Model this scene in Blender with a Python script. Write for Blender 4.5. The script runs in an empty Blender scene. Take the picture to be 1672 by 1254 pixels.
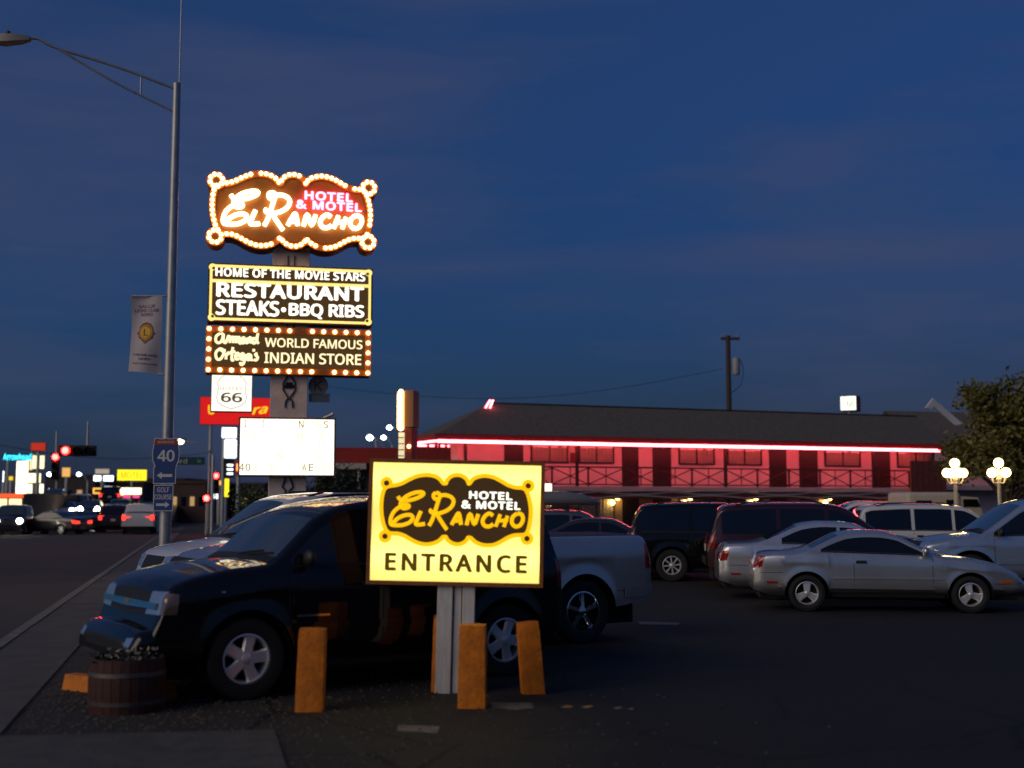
import bpy, bmesh, math, random
import numpy as np
from mathutils import Vector, Matrix
from mathutils.bvhtree import BVHTree
R = math.radians
random.seed(7)
sc = bpy.context.scene
col = sc.collection

# ------------------------------------------------------------------ camera
cam = bpy.data.objects.new('camera', bpy.data.cameras.new('camera'))
col.objects.link(cam)
cam.location = (0, 0, 1.85)
cam.rotation_euler = (R(90 + 5.487), 0, 0)
cam.data.sensor_width = 36
cam.data.lens = 2030 / 1672 * 36
cam.data.clip_start = .1
cam.data.clip_end = 5000
cam.data.dof.use_dof = True
cam.data.dof.focus_distance = 20
cam.data.dof.aperture_fstop = 1.0
sc.camera = cam

# ------------------------------------------------------------------ dusk sky
wd = bpy.data.worlds.new('World'); sc.world = wd; wd.use_nodes = True
nt = wd.node_tree; N = nt.nodes; N.clear()
def nd(t, **k):
    n = N.new(t)
    for a, b in k.items(): setattr(n, a, b)
    return n
sky = nd('ShaderNodeTexSky', sky_type='NISHITA', sun_disc=False, sun_elevation=R(-.7), sun_rotation=R(234), ozone_density=6, air_density=1.0, dust_density=6, altitude=2000)
tc = nd('ShaderNodeTexCoord')
mp = nd('ShaderNodeMapping'); mp.inputs['Scale'].default_value = (1.1, 1.1, 6.5); mp.inputs['Location'].default_value = (1.3, .2, .15)
nz = nd('ShaderNodeTexNoise'); nz.inputs['Scale'].default_value = 2.1; nz.inputs['Detail'].default_value = 7; nz.inputs['Roughness'].default_value = .55
nz.inputs['Distortion'].default_value = .3
rp = nd('ShaderNodeValToRGB'); rp.color_ramp.elements[0].position = .44; rp.color_ramp.elements[1].position = .74
mx = nd('ShaderNodeMix', data_type='RGBA'); mx.inputs['B'].default_value = (.32, .42, .90, 1)
ml = nd('ShaderNodeMath', operation='MULTIPLY'); ml.inputs[1].default_value = .75
tint = nd('ShaderNodeMix', data_type='RGBA', blend_type='MULTIPLY'); tint.inputs['Factor'].default_value = 1; tint.inputs['B'].default_value = (3.7, 4.7, 2.7, 1)
bg = nd('ShaderNodeBackground'); bg.inputs['Strength'].default_value = .15
out = nd('ShaderNodeOutputWorld')
L = nt.links.new
L(tc.outputs['Generated'], mp.inputs['Vector']); L(mp.outputs['Vector'], nz.inputs['Vector']); L(nz.outputs['Fac'], rp.inputs['Fac'])
L(rp.outputs['Color'], ml.inputs[0]); L(ml.outputs[0], mx.inputs['Factor']); L(sky.outputs['Color'], tint.inputs['A'])
veil = nd('ShaderNodeMix', data_type='RGBA'); veil.inputs['Factor'].default_value = .3; veil.inputs['B'].default_value = (.3, .52, 1.25, 1)
L(tint.outputs['Result'], veil.inputs['A']); L(veil.outputs['Result'], mx.inputs['A']); L(mx.outputs['Result'], bg.inputs['Color']); L(bg.outputs['Background'], out.inputs['Surface'])

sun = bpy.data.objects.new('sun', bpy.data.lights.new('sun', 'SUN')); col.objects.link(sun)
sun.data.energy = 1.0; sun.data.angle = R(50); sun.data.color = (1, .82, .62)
sun.rotation_euler = Vector((.74, .53, -.42)).to_track_quat('-Z', 'Y').to_euler()          # added fill for unseen street lamps and dusk glow, behind camera, street side
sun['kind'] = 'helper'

vs = sc.view_settings
vs.view_transform = 'Standard'; vs.look = 'None'; vs.exposure = 0; vs.gamma = 1; vs.use_curve_mapping = False
sc.cycles.use_denoising = True
sc.cycles.max_bounces = 6
sc.cycles.sample_clamp_indirect = 3

# ------------------------------------------------------------------ materials
MATS = {}
def mat(name, c, rough=.6, metal=0, var=0, vs=6, bump=0, bs=40, coat=0, spec=.5, stretch=None):
    if name in MATS: return MATS[name]
    m = bpy.data.materials.new(name); m.use_nodes = True
    t = m.node_tree; b = t.nodes['Principled BSDF']
    b.inputs['Base Color'].default_value = (*c, 1); b.inputs['Roughness'].default_value = rough; b.inputs['Metallic'].default_value = metal
    b.inputs['Specular IOR Level'].default_value = spec
    if coat: b.inputs['Coat Weight'].default_value = coat; b.inputs['Coat Roughness'].default_value = .04
    if var or bump:
        tc = t.nodes.new('ShaderNodeTexCoord'); mp = t.nodes.new('ShaderNodeMapping')
        if stretch: mp.inputs['Scale'].default_value = stretch
        t.links.new(tc.outputs['Object'], mp.inputs['Vector'])
    if var:
        n = t.nodes.new('ShaderNodeTexNoise'); n.inputs['Scale'].default_value = vs; n.inputs['Detail'].default_value = 8; n.inputs['Roughness'].default_value = .65
        t.links.new(mp.outputs['Vector'], n.inputs['Vector'])
        r = t.nodes.new('ShaderNodeMapRange'); r.inputs['From Min'].default_value = .28; r.inputs['From Max'].default_value = .72
        r.inputs['To Min'].default_value = 1 - var; r.inputs['To Max'].default_value = 1 + var
        t.links.new(n.outputs['Fac'], r.inputs['Value'])
        x = t.nodes.new('ShaderNodeMix'); x.data_type = 'RGBA'; x.blend_type = 'MULTIPLY'; x.inputs['Factor'].default_value = 1
        x.inputs['A'].default_value = (*c, 1); t.links.new(r.outputs['Result'], x.inputs['B']); t.links.new(x.outputs['Result'], b.inputs['Base Color'])
        rr = t.nodes.new('ShaderNodeMapRange'); rr.inputs['To Min'].default_value = max(0, rough - .12); rr.inputs['To Max'].default_value = min(1, rough + .12)
        t.links.new(n.outputs['Fac'], rr.inputs['Value']); t.links.new(rr.outputs['Result'], b.inputs['Roughness'])
    if bump:
        n2 = t.nodes.new('ShaderNodeTexNoise'); n2.inputs['Scale'].default_value = bs; n2.inputs['Detail'].default_value = 6
        t.links.new(mp.outputs['Vector'], n2.inputs['Vector'])
        bp = t.nodes.new('ShaderNodeBump'); bp.inputs['Strength'].default_value = bump; bp.inputs['Distance'].default_value = .02
        t.links.new(n2.outputs['Fac'], bp.inputs['Height']); t.links.new(bp.outputs['Normal'], b.inputs['Normal'])
    MATS[name] = m
    return m
def emit(name, c, s, base=None):
    if name in MATS: return MATS[name]
    m = mat(name, base or tuple(min(.8, v * .8) for v in c), .4)
    b = m.node_tree.nodes['Principled BSDF']
    b.inputs['Emission Color'].default_value = (*c, 1); b.inputs['Emission Strength'].default_value = s
    return m
def lamp_face(name, c, s, rows, var=.25, scale=1.0):
    """backlit plastic: the glow of unbuilt tubes is put into the emission, brighter at the given heights (object z)"""
    m = emit(name, c, s); t = m.node_tree; b = t.nodes['Principled BSDF']
    tc = t.nodes.new('ShaderNodeTexCoord'); sp = t.nodes.new('ShaderNodeSeparateXYZ'); t.links.new(tc.outputs['Object'], sp.inputs[0])
    acc = None
    for z in rows:
        d = t.nodes.new('ShaderNodeMath'); d.operation = 'SUBTRACT'; d.inputs[1].default_value = z; t.links.new(sp.outputs['Z'], d.inputs[0])
        q = t.nodes.new('ShaderNodeMath'); q.operation = 'MULTIPLY'; t.links.new(d.outputs[0], q.inputs[0]); t.links.new(d.outputs[0], q.inputs[1])
        k = t.nodes.new('ShaderNodeMath'); k.operation = 'MULTIPLY_ADD'; k.inputs[1].default_value = scale; k.inputs[2].default_value = 1; t.links.new(q.outputs[0], k.inputs[0])
        i = t.nodes.new('ShaderNodeMath'); i.operation = 'DIVIDE'; i.inputs[0].default_value = 1; t.links.new(k.outputs[0], i.inputs[1])
        if acc is None: acc = i
        else:
            a = t.nodes.new('ShaderNodeMath'); a.operation = 'ADD'; t.links.new(acc.outputs[0], a.inputs[0]); t.links.new(i.outputs[0], a.inputs[1]); acc = a
    f = t.nodes.new('ShaderNodeMapRange'); f.inputs['To Min'].default_value = s * (1 - var); f.inputs['To Max'].default_value = s * (1 + var)
    t.links.new(acc.outputs[0], f.inputs['Value']); t.links.new(f.outputs['Result'], b.inputs['Emission Strength'])
    return m
def thin_glass(name, c=(.9, .95, .95), rough=.02):
    if name in MATS: return MATS[name]
    m = bpy.data.materials.new(name); m.use_nodes = True; t = m.node_tree; t.nodes.clear()
    o = t.nodes.new('ShaderNodeOutputMaterial'); x = t.nodes.new('ShaderNodeMixShader'); tr = t.nodes.new('ShaderNodeBsdfTransparent'); g = t.nodes.new('ShaderNodeBsdfGlossy')
    f = t.nodes.new('ShaderNodeFresnel'); f.inputs['IOR'].default_value = 1.6
    tr.inputs['Color'].default_value = (*c, 1); g.inputs['Roughness'].default_value = rough
    t.links.new(f.outputs[0], x.inputs[0]); t.links.new(tr.outputs[0], x.inputs[1]); t.links.new(g.outputs[0], x.inputs[2]); t.links.new(x.outputs[0], o.inputs[0])
    MATS[name] = m
    return m

# ------------------------------------------------------------------ mesh helpers
class MB:
    def __init__(s): s.v = []; s.f = []
    def add(s, v, f, M=None):
        o = len(s.v)
        s.v += [tuple(M @ Vector(p)) if M else tuple(p) for p in v]
        s.f += [tuple(i + o for i in q) for q in f]
        return s
    def box(s, x0, x1, y0, y1, z0, z1, M=None):
        v = [(x, y, z) for x in (x0, x1) for y in (y0, y1) for z in (z0, z1)]
        return s.add(v, [(0, 1, 3, 2), (4, 6, 7, 5), (0, 4, 5, 1), (2, 3, 7, 6), (0, 2, 6, 4), (1, 5, 7, 3)], M)
    def cbox(s, x0, x1, y0, y1, z0, z1, c=.01, M=None):
        """box with chamfered edges"""
        bm = bmesh.new(); bmesh.ops.create_cube(bm, size=1)
        for v in bm.verts: v.co = Vector(((x0 + x1) / 2 + v.co.x * (x1 - x0), (y0 + y1) / 2 + v.co.y * (y1 - y0), (z0 + z1) / 2 + v.co.z * (z1 - z0)))
        bmesh.ops.bevel(bm, geom=bm.edges[:], offset=c, segments=2, affect='EDGES', profile=.5)
        bm.verts.index_update(); s.add([v.co.copy() for v in bm.verts], [[v.index for v in f.verts] for f in bm.faces], M); bm.free()
        return s
    def tube(s, pts, r, n=8, closed=False, caps=True, flat=None):
        pts = [Vector(p) for p in pts]; k = len(pts); base = len(s.v)
        rs = r if isinstance(r, (list, tuple)) else [r] * k
        up = None
        for i, p in enumerate(pts):
            a = pts[i - 1] if (i or closed) else p; b = pts[(i + 1) % k] if (i < k - 1 or closed) else p
            d = (b - a)
            d = d.normalized() if d.length > 1e-9 else Vector((0, 0, 1))
            if flat: q = Vector(flat); e = d.cross(q).normalized()
            else:
                if up is None: up = Vector((0, 0, 1)) if abs(d.z) < .9 else Vector((1, 0, 0))
                e = d.cross(up); e = e.normalized() if e.length > 1e-6 else Vector((1, 0, 0)); q = e.cross(d); up = q
            for j in range(n):
                t = 2 * math.pi * j / n; s.v.append(tuple(p + e * (rs[i] * math.cos(t)) + q * (rs[i] * math.sin(t) * (.35 if flat else 1))))
        for i in range(k if closed else k - 1):
            for j in range(n):
                a = base + i * n + j; b = base + i * n + (j + 1) % n; i2 = (i + 1) % k
                c = base + i2 * n + (j + 1) % n; d = base + i2 * n + j
                s.f.append((a, b, c, d))
        if caps and not closed:
            s.f.append(tuple(base + j for j in range(n))[::-1]); s.f.append(tuple(base + (k - 1) * n + j for j in range(n)))
        return s
    def lathe(s, prof, n=24, M=None, caps=True):
        v = []; f = []
        for r, z in prof:
            for j in range(n): t = 2 * math.pi * j / n; v.append((r * math.cos(t), r * math.sin(t), z))
        for i in range(len(prof) - 1):
            for j in range(n): f.append((i * n + j, i * n + (j + 1) % n, (i + 1) * n + (j + 1) % n, (i + 1) * n + j))
        if caps: f.append(tuple(range(n))[::-1]); f.append(tuple((len(prof) - 1) * n + j for j in range(n)))
        return s.add(v, f, M)
    def prism(s, poly, y0, y1, M=None):
        """polygon in x,z pushed through y0..y1 (front face at y0)"""
        n = len(poly); v = [(x, y0, z) for x, z in poly] + [(x, y1, z) for x, z in poly]
        f = [tuple(range(n)), tuple(range(2 * n - 1, n - 1, -1))] + [(i, i + n, (i + 1) % n + n, (i + 1) % n) for i in range(n)]
        return s.add(v, f, M)
    def band(s, a, b, y0, y1):
        """closed ring between two outlines with the same number of points"""
        n = len(a); v = [(x, y0, z) for x, z in a] + [(x, y0, z) for x, z in b] + [(x, y1, z) for x, z in a] + [(x, y1, z) for x, z in b]
        f = []
        for i in range(n):
            j = (i + 1) % n
            f += [(i, j, n + j, n + i), (2 * n + i, 3 * n + i, 3 * n + j, 2 * n + j), (i, 2 * n + i, 2 * n + j, j), (n + i, n + j, 3 * n + j, 3 * n + i)]
        return s.add(v, f)
    def ball(s, c, r, n=10, m=7, sq=(1, 1, 1)):
        v = [(c[0], c[1], c[2] + r * sq[2])]
        for i in range(1, m):
            a = math.pi * i / m
            for j in range(n): t = 2 * math.pi * j / n; v.append((c[0] + r * sq[0] * math.sin(a) * math.cos(t), c[1] + r * sq[1] * math.sin(a) * math.sin(t), c[2] + r * sq[2] * math.cos(a)))
        v.append((c[0], c[1], c[2] - r * sq[2])); f = []
        for j in range(n):
            f.append((0, 1 + j, 1 + (j + 1) % n)); e = 1 + (m - 2) * n; f.append((len(v) - 1, e + (j + 1) % n, e + j))
        for i in range(m - 2):
            for j in range(n): a = 1 + i * n; f.append((a + j, a + n + j, a + n + (j + 1) % n, a + (j + 1) % n))
        return s.add(v, f)
    def mesh(s, name, m=None, smooth=None):
        me = bpy.data.meshes.new(name); me.from_pydata([tuple(p) for p in s.v], [], [list(q) for q in s.f])
        bm = bmesh.new(); bm.from_mesh(me); bmesh.ops.recalc_face_normals(bm, faces=bm.faces); bm.to_mesh(me); bm.free()
        if m: me.materials.append(m)
        if smooth is not None:
            me.polygons.foreach_set('use_smooth', [True] * len(me.polygons))
            me.set_sharp_from_angle(angle=R(smooth))
        return me
    def obj(s, name, m, parent=None, smooth=None, loc=None, kind=None):
        return link(name, s.mesh(name, m, smooth), parent, loc, kind)
def link(name, me, parent=None, loc=None, kind=None):
    o = bpy.data.objects.new(name, me); col.objects.link(o); o.parent = parent
    if loc: o.location = loc
    if kind: o['kind'] = kind
    return o
def thing(name, label, cat, loc=(0, 0, 0), rz=0, group=None, scale=None):
    o = bpy.data.objects.new(name, None); col.objects.link(o); o.location = loc; o.rotation_euler = (0, 0, rz); o.empty_display_size = .2
    if scale: o.scale = (scale,) * 3
    return tag(o, label, cat, group)
def tag(o, label, cat, group=None):
    o['label'] = label; o['category'] = cat
    if group: o['group'] = group
    return o
def cr(pts, n=5, closed=False):
    """smooth curve through points"""
    pts = [Vector(p) for p in pts]; k = len(pts); o = []
    for i in range(k if closed else k - 1):
        p0 = pts[i - 1] if (i or closed) else pts[0]; p1 = pts[i]; p2 = pts[(i + 1) % k]; p3 = pts[(i + 2) % k] if (i + 2 < k or closed) else p2
        for j in range(n):
            t = j / n; o.append(.5 * (2 * p1 + (p2 - p0) * t + (2 * p0 - 5 * p1 + 4 * p2 - p3) * t * t + (3 * p1 - p0 - 3 * p2 + p3) * t ** 3))
    if not closed: o.append(pts[-1])
    return o
def offset_loop(p, d):
    n = len(p); o = []
    for i in range(n):
        a = Vector(p[i - 1][:2]); b = Vector(p[(i + 1) % n][:2]); t = (b - a).normalized(); o.append((p[i][0] + t.y * d, p[i][1] - t.x * d))
    return o
try: FONT = bpy.data.fonts.load(bpy.utils.system_resource('DATAFILES') + '/fonts/NotoSansMath-Regular.woff2')   # a sans that ships with Blender
except Exception: FONT = None
def text(body, m, parent, x, z, w, h, y=0, name='lettering', depth=.004, bold=0, shear=0, rz=0, space=1.0):
    """a line of lettering fitted into w x h, centred at x,z, on the front (-y) of its parent; bold thickens the strokes"""
    cu = bpy.data.curves.new('t', 'FONT'); cu.body = body; cu.size = 1; cu.shear = shear; cu.extrude = .05; cu.resolution_u = 3; cu.space_character = space
    if FONT: cu.font = FONT
    ob = bpy.data.objects.new('t', cu); col.objects.link(ob)
    dg = bpy.context.evaluated_depsgraph_get(); me = bpy.data.meshes.new_from_object(ob.evaluated_get(dg))
    bpy.data.objects.remove(ob); bpy.data.curves.remove(cu)
    a = np.empty(len(me.vertices) * 3); me.vertices.foreach_get('co', a); a = a.reshape(-1, 3); n = len(a)
    fs = [tuple(p.vertices) for p in me.polygons]; bpy.data.meshes.remove(me)
    sh = [(0, 0)] if bold <= .003 else [(0, 0), (-bold, 0), (bold, 0), (0, -bold * .7), (0, bold * .7), (-bold * .7, bold * .5), (bold * .7, -bold * .5)]
    V = []; Fc = []
    for q, (ox, oz) in enumerate(sh):
        V.append(np.stack([a[:, 0] + ox, a[:, 1] + oz, np.where(a[:, 2] > 0, -depth - q * depth * .04, 0)], 1)); Fc += [tuple(i + q * n for i in f) for f in fs]
    V = np.concatenate(V); lo, hi = V[:, :2].min(0), V[:, :2].max(0)
    u = (V[:, 0] - (lo[0] + hi[0]) / 2) * w / (hi[0] - lo[0]); v = (V[:, 1] - (lo[1] + hi[1]) / 2) * h / (hi[1] - lo[1])
    c, s_ = math.cos(rz), math.sin(rz)
    b = np.stack([x + u * c - v * s_, y + V[:, 2], z + u * s_ + v * c], 1)
    me = bpy.data.meshes.new(name); me.from_pydata([tuple(p) for p in b], [], Fc); me.materials.append(m); me.update()
    return link(name, me, parent)
def dup(root, loc, rz=None, label=None, scale=None):
    r = root.copy(); col.objects.link(r); r.location = loc
    if rz is not None: r.rotation_euler = (root.rotation_euler[0], root.rotation_euler[1], rz)
    if label: r['label'] = label
    if scale: r.scale = (scale,) * 3
    for ch in list(root.children):
        c = ch.copy(); col.objects.link(c); c.parent = r
        for g in list(ch.children): d = g.copy(); col.objects.link(d); d.parent = c
    return r

# ------------------------------------------------------------------ ground
def ground_mat():
    m = mat('lot_asphalt', (.035, .034, .033), .78, bump=.5, bs=55, spec=.3); t = m.node_tree; b = t.nodes['Principled BSDF']
    tc = t.nodes.new('ShaderNodeTexCoord')
    def noise(scale, detail=8, rough=.65):
        n = t.nodes.new('ShaderNodeTexNoise'); n.inputs['Scale'].default_value = scale; n.inputs['Detail'].default_value = detail; n.inputs['Roughness'].default_value = rough
        t.links.new(tc.outputs['Object'], n.inputs['Vector']); return n
    def ramp(src, p0, p1, c0, c1):
        r = t.nodes.new('ShaderNodeValToRGB'); r.color_ramp.elements[0].position = p0; r.color_ramp.elements[1].position = p1
        r.color_ramp.elements[0].color = (*c0, 1); r.color_ramp.elements[1].color = (*c1, 1); t.links.new(src, r.inputs['Fac']); return r
    def mix(fac, a, bb):
        x = t.nodes.new('ShaderNodeMix'); x.data_type = 'RGBA'; t.links.new(fac, x.inputs['Factor'])
        for k, s in (('A', a), ('B', bb)): t.links.new(s, x.inputs[k])
        return x
    fine = ramp(noise(38, 4).outputs['Fac'], .32, .72, (.0125, .012, .0112), (.026, .025, .0235))
    dust = ramp(noise(22, 9, .75).outputs['Fac'], .3, .75, (.03, .0275, .023), (.075, .067, .056))
    # dusty, gravel-strewn strip along the pavement side, breaking up towards the lot
    sp = t.nodes.new('ShaderNodeSeparateXYZ'); t.links.new(tc.outputs['Object'], sp.inputs[0])
    e = t.nodes.new('ShaderNodeMath'); e.operation = 'MULTIPLY_ADD'; e.inputs[1].default_value = .25; t.links.new(sp.outputs['Y'], e.inputs[0]); t.links.new(sp.outputs['X'], e.inputs[2])
    big = noise(.9, 6)
    a2 = t.nodes.new('ShaderNodeMath'); a2.operation = 'MULTIPLY_ADD'; a2.inputs[1].default_value = 3.2; t.links.new(big.outputs['Fac'], a2.inputs[0]); t.links.new(e.outputs[0], a2.inputs[2])
    mr = t.nodes.new('ShaderNodeMapRange'); mr.inputs['From Min'].default_value = 2.2; mr.inputs['From Max'].default_value = 5.2; mr.inputs['To Min'].default_value = .8; mr.inputs['To Max'].default_value = 0
    t.links.new(a2.outputs[0], mr.inputs['Value'])
    x1 = mix(mr.outputs['Result'], fine.outputs['Color'], dust.outputs['Color'])
    # oil stains and patches
    st = ramp(noise(1.7, 5).outputs['Fac'], .56, .7, (0, 0, 0), (.75, .75, .75))
    dk = t.nodes.new('ShaderNodeRGB'); dk.outputs[0].default_value = (.018, .018, .018, 1)
    x2 = mix(st.outputs['Color'], x1.outputs['Result'], dk.outputs[0])
    # cracks
    wob = t.nodes.new('ShaderNodeMix'); wob.data_type = 'VECTOR'; wob.inputs['Factor'].default_value = .12
    wn = t.nodes.new('ShaderNodeTexNoise'); wn.inputs['Scale'].default_value = 2.5; wn.inputs['Detail'].default_value = 6; t.links.new(tc.outputs['Object'], wn.inputs['Vector'])
    t.links.new(tc.outputs['Object'], wob.inputs['A']); t.links.new(wn.outputs['Color'], wob.inputs['B'])
    vo = t.nodes.new('ShaderNodeTexVoronoi'); vo.feature = 'DISTANCE_TO_EDGE'; vo.inputs['Scale'].default_value = .55; t.links.new(wob.outputs['Result'], vo.inputs['Vector'])
    ck = ramp(vo.outputs['Distance'], .004, .012, (1, 1, 1), (0, 0, 0))
    bl = t.nodes.new('ShaderNodeRGB'); bl.outputs[0].default_value = (.008, .008, .008, 1)
    x2 = mix(ck.outputs['Color'], x2.outputs['Result'], bl.outputs[0])
    t.links.new(x2.outputs['Result'], b.inputs['Base Color'])
    return m
sheet = MB().box(-900, 900, -60, 2500, -.6, -.05)
sheet.obj('ground', mat('dry_ground', (.05, .043, .036), .9, var=.4, vs=.3, bump=.4, bs=3), kind='structure')
d = Vector((-.245, 1, 0)); nrm = Vector((1, .245, 0)).normalized()          # the street runs away to the left
def along(base, y0, y1): return [(base[0] + d.x * (y - base[1]), y) for y in (y0, y1)]
def strip(name, xl, xr, y0, y1, z0, z1, m, seg=1, kind='structure'):
    """a strip parallel to the street; xl/xr are its edges' x at y=0"""
    mb = MB()
    for k in range(seg):
        a = y0 + (y1 - y0) * k / seg; b = y0 + (y1 - y0) * (k + 1) / seg
        p = [(xl + d.x * a, a), (xr + d.x * a, a), (xr + d.x * b, b), (xl + d.x * b, b)]
        mb.add([(x, y, z0) for x, y in p] + [(x, y, z1) for x, y in p], [(0, 1, 2, 3), (4, 7, 6, 5), (0, 4, 5, 1), (1, 5, 6, 2), (2, 6, 7, 3), (3, 7, 4, 0)])
    return mb.obj(name, m, kind=kind)
KX = -2.72      # kerb line at y=0
SX = -1.6      # pavement's lot edge at y=0
def road_z(y): return -.1 + .06 * max(0, y - 90) - .055 * max(0, y - 122)     # the street climbs beyond the crossing
def road_sheet(m):
    mb = MB(); ys = [-20, 40, 80, 92, 96, 102, 108, 114, 120, 126, 132, 150, 200, 300]
    for y in ys: mb.v += [(KX - 17.5 + d.x * y, y, road_z(y)), (KX + d.x * y, y, road_z(y)), (KX - 17.5 + d.x * y, y, -.5), (KX + d.x * y, y, -.5)]
    for i in range(len(ys) - 1):
        a = i * 4; mb.f += [(a, a + 1, a + 5, a + 4), (a, a + 4, a + 6, a + 2), (a + 1, a + 3, a + 7, a + 5)]
    return mb.obj('road', m, kind='structure')
road_sheet(mat('road_asphalt', (.022, .021, .019), .33, var=.3, vs=1.5, bump=.12, bs=60, stretch=(1, .25, 1)))
kerbm = mat('kerb_concrete', (.17, .16, .14), .8, var=.3, vs=3, bump=.3)
walkm = mat('walk_concrete', (.085, .08, .072), .85, var=.35, vs=2.2, bump=.35)
for i in range(26):
    strip('kerb', KX, KX + .16, -6 + i * 3, -6 + i * 3 + 2.985, -.3, .035, kerbm)
strip('kerb', KX, KX + .16, 72, 400, -.3, .035, kerbm)
sw = strip('sidewalk', KX + .16, SX, -20, 400, -.3, .004, mat('walk_joint', (.05, .047, .043), .9))
slab_i = 0
for i in range(60):                      # pavement slabs with open joints
    a = 1 + i * 1.3
    s_ = strip('paving_slab', KX + .165, SX - .005, a, a + 1.285, -.05, .02 + random.uniform(-.004, .004), walkm, kind=None); s_.parent = sw
for j, (x0, w_) in enumerate(((-6.2, .12), (-6.5, .12), (-10.0, .1), (-13.6, .1))):
    if j < 2: strip('road_marking', KX + x0, KX + x0 + w_, 5, 79, -.1, -.096, mat('yellow_paint', (.45, .3, .04), .7, var=.4, vs=9))
    else:
        for k in range(8): strip('road_marking', KX + x0, KX + x0 + w_, 8 + k * 9, 11 + k * 9, -.1, -.096, mat('white_paint', (.45, .45, .43), .7, var=.4, vs=9))
strip('road_marking', KX - 3.4, KX - 3.3, 20, 79, -.1, -.096, mat('white_paint', (.45, .45, .43), .7, var=.4, vs=9))
lot = MB(); p = [(SX + d.x * -8, -8), (70, -8), (70, 130), (SX + d.x * 130, 130)]
lot.add([(x, y, 0) for x, y in p] + [(x, y, -.06) for x, y in p], [(0, 1, 2, 3), (4, 7, 6, 5)] + [(i, (i + 1) % 4, 4 + (i + 1) % 4, 4 + i) for i in range(4)])
lot.obj('parking_lot', ground_mat(), kind='structure')
# pale concrete apron at the driveway, worn paint in the lot
p = [(-4.337, 10.048), (-1.938, 10.366), (-1.546, 8.792), (-3.484, 8.107)]
MB().prism([(x, y) for x, y in p], 0, .03, Matrix(((1, 0, 0, 0), (0, 0, 1, 0), (0, 1, 0, -.014), (0, 0, 0, 1)))).obj('driveway_apron', mat('apron_concrete', (.07, .067, .06), .85, var=.4, vs=5, bump=.4), kind='structure')
def stain(name, pts, c, z=.004):
    me = MB(); n = len(pts); me.add([(x, y, z) for x, y in pts], [tuple(range(n))])
    return me.obj(name, mat(name + '%.3f' % c[0], c, .8, var=.6, vs=14), kind='structure')
stain('concrete_patch', [(-0.955, 10.648), (-0.601, 10.562), (-0.603, 10.258), (-0.939, 10.366)], (.2, .16, .14))
stain('worn_paint', [(-0.206, 11.84), (0.182, 11.804), (0.2, 11.492), (0.033, 11.391), (-0.167, 11.525)], (.11, .11, .1))
stain('worn_paint', [(1.984, 19.816), (2.611, 19.614), (2.54, 19.224), (1.962, 19.32)], (.13, .13, .125))
stain('paint_fleck', [(0.44, 11.525), (0.496, 11.663), (0.561, 11.628), (0.533, 11.492)], (.3, .17, .06))
stain('paint_fleck', [(0.625, 11.56), (0.71, 11.663), (0.75, 11.594), (0.677, 11.492)], (.3, .17, .06))
stain('paint_fleck', [(0.915, 11.492), (0.974, 11.594), (1.013, 11.525), (0.949, 11.424)], (.2, .15, .09))
stain('paint_fleck', [(1.045, 11.458), (1.096, 11.525), (1.106, 11.458), (1.067, 11.391)], (.2, .15, .09))

# ------------------------------------------------------------------ the hotel's scroll emblem, drawn once for both signs
def lg(p, k): return ((p[0] - 865 + .016 * (p[1] - 475)) * k, -(p[1] - 475 - .025 * (p[0] - 865)) * k)
SCROLL = [(290,288),(345,280),(400,264),(470,228),(530,203),(600,193),(660,200),(705,222),(742,264),(785,264),(800,230),(830,203),(870,194),(910,203),(940,228),(957,266),(990,264),(1020,226),(1065,208),(1115,202),(1180,215),(1240,245),(1300,280),(1370,303),(1430,308),(1455,330),(1475,390),(1487,460),(1488,520),(1480,590),(1465,650),(1450,672),(1420,675),(1360,678),(1300,700),(1240,735),(1190,757),(1140,763),(1090,757),(1040,735),(1000,700),(960,697),(945,720),(915,745),(875,753),(835,742),(805,718),(788,691),(745,690),(715,720),(670,743),(610,752),(550,742),(490,715),(430,680),(370,660),(310,657),(285,645),(262,600),(245,530),(238,460),(240,390),(250,330),(265,300)]
RINGS = [(262,244),(1484,272),(1475,724),(255,700)]
STROKES = [
 [(362,358),(385,388),(440,395),(510,380),(565,355),(582,332),(550,322),(490,333),(430,362),(395,400),(385,435),(410,462),(450,455),(455,438),(420,432),(370,455),(330,490),(305,540),(302,590),(330,605),(400,605),(460,585),(492,550),(475,520),(420,522),(360,550),(325,590),(308,612)],
 [(562,485),(530,560),(518,592),(540,602),(598,595)],
 [(690,330),(670,345),(675,375),(705,385),(725,362),(712,335),(690,330)],
 [(716,380),(692,460),(660,560),(632,612)],
 [(720,352),(775,350),(825,370),(842,410),(815,460),(755,495),(690,508),(645,490),(655,470)],
 [(688,495),(728,560),(772,626),(788,646)],
 [(826,605),(858,545),(886,505),(900,552),(908,605)], [(852,572),(898,570)],
 [(955,608),(985,510),(1022,600),(1056,512)],
 [(1182,528),(1150,508),(1110,535),(1093,580),(1115,615),(1155,618),(1185,598)],
 [(1245,515),(1206,622)], [(1308,528),(1276,624)], [(1226,572),(1312,566)],
 [(1392,508),(1352,540),(1346,590),(1375,620),(1415,610),(1440,565),(1430,520),(1392,508)]]
def scroll(k, dx=0, dz=0, grow=0):
    p = [(v.x, v.y) for v in cr([Vector((*lg(q, k), 0)) for q in SCROLL], 3, True)]
    if grow: p = offset_loop(p, -grow)
    return [(x + dx, z + dz) for x, z in p]
def stroke_pts(q, k, dx, dz, y): return [(v.x + dx, y, v.y + dz) for v in cr([Vector((*lg(p, k), 0)) for p in q], 5)]
def disc(c, r, n=20): return [(c[0] + r * math.cos(2 * math.pi * i / n), c[1] + r * math.sin(2 * math.pi * i / n)) for i in range(n)]

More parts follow.
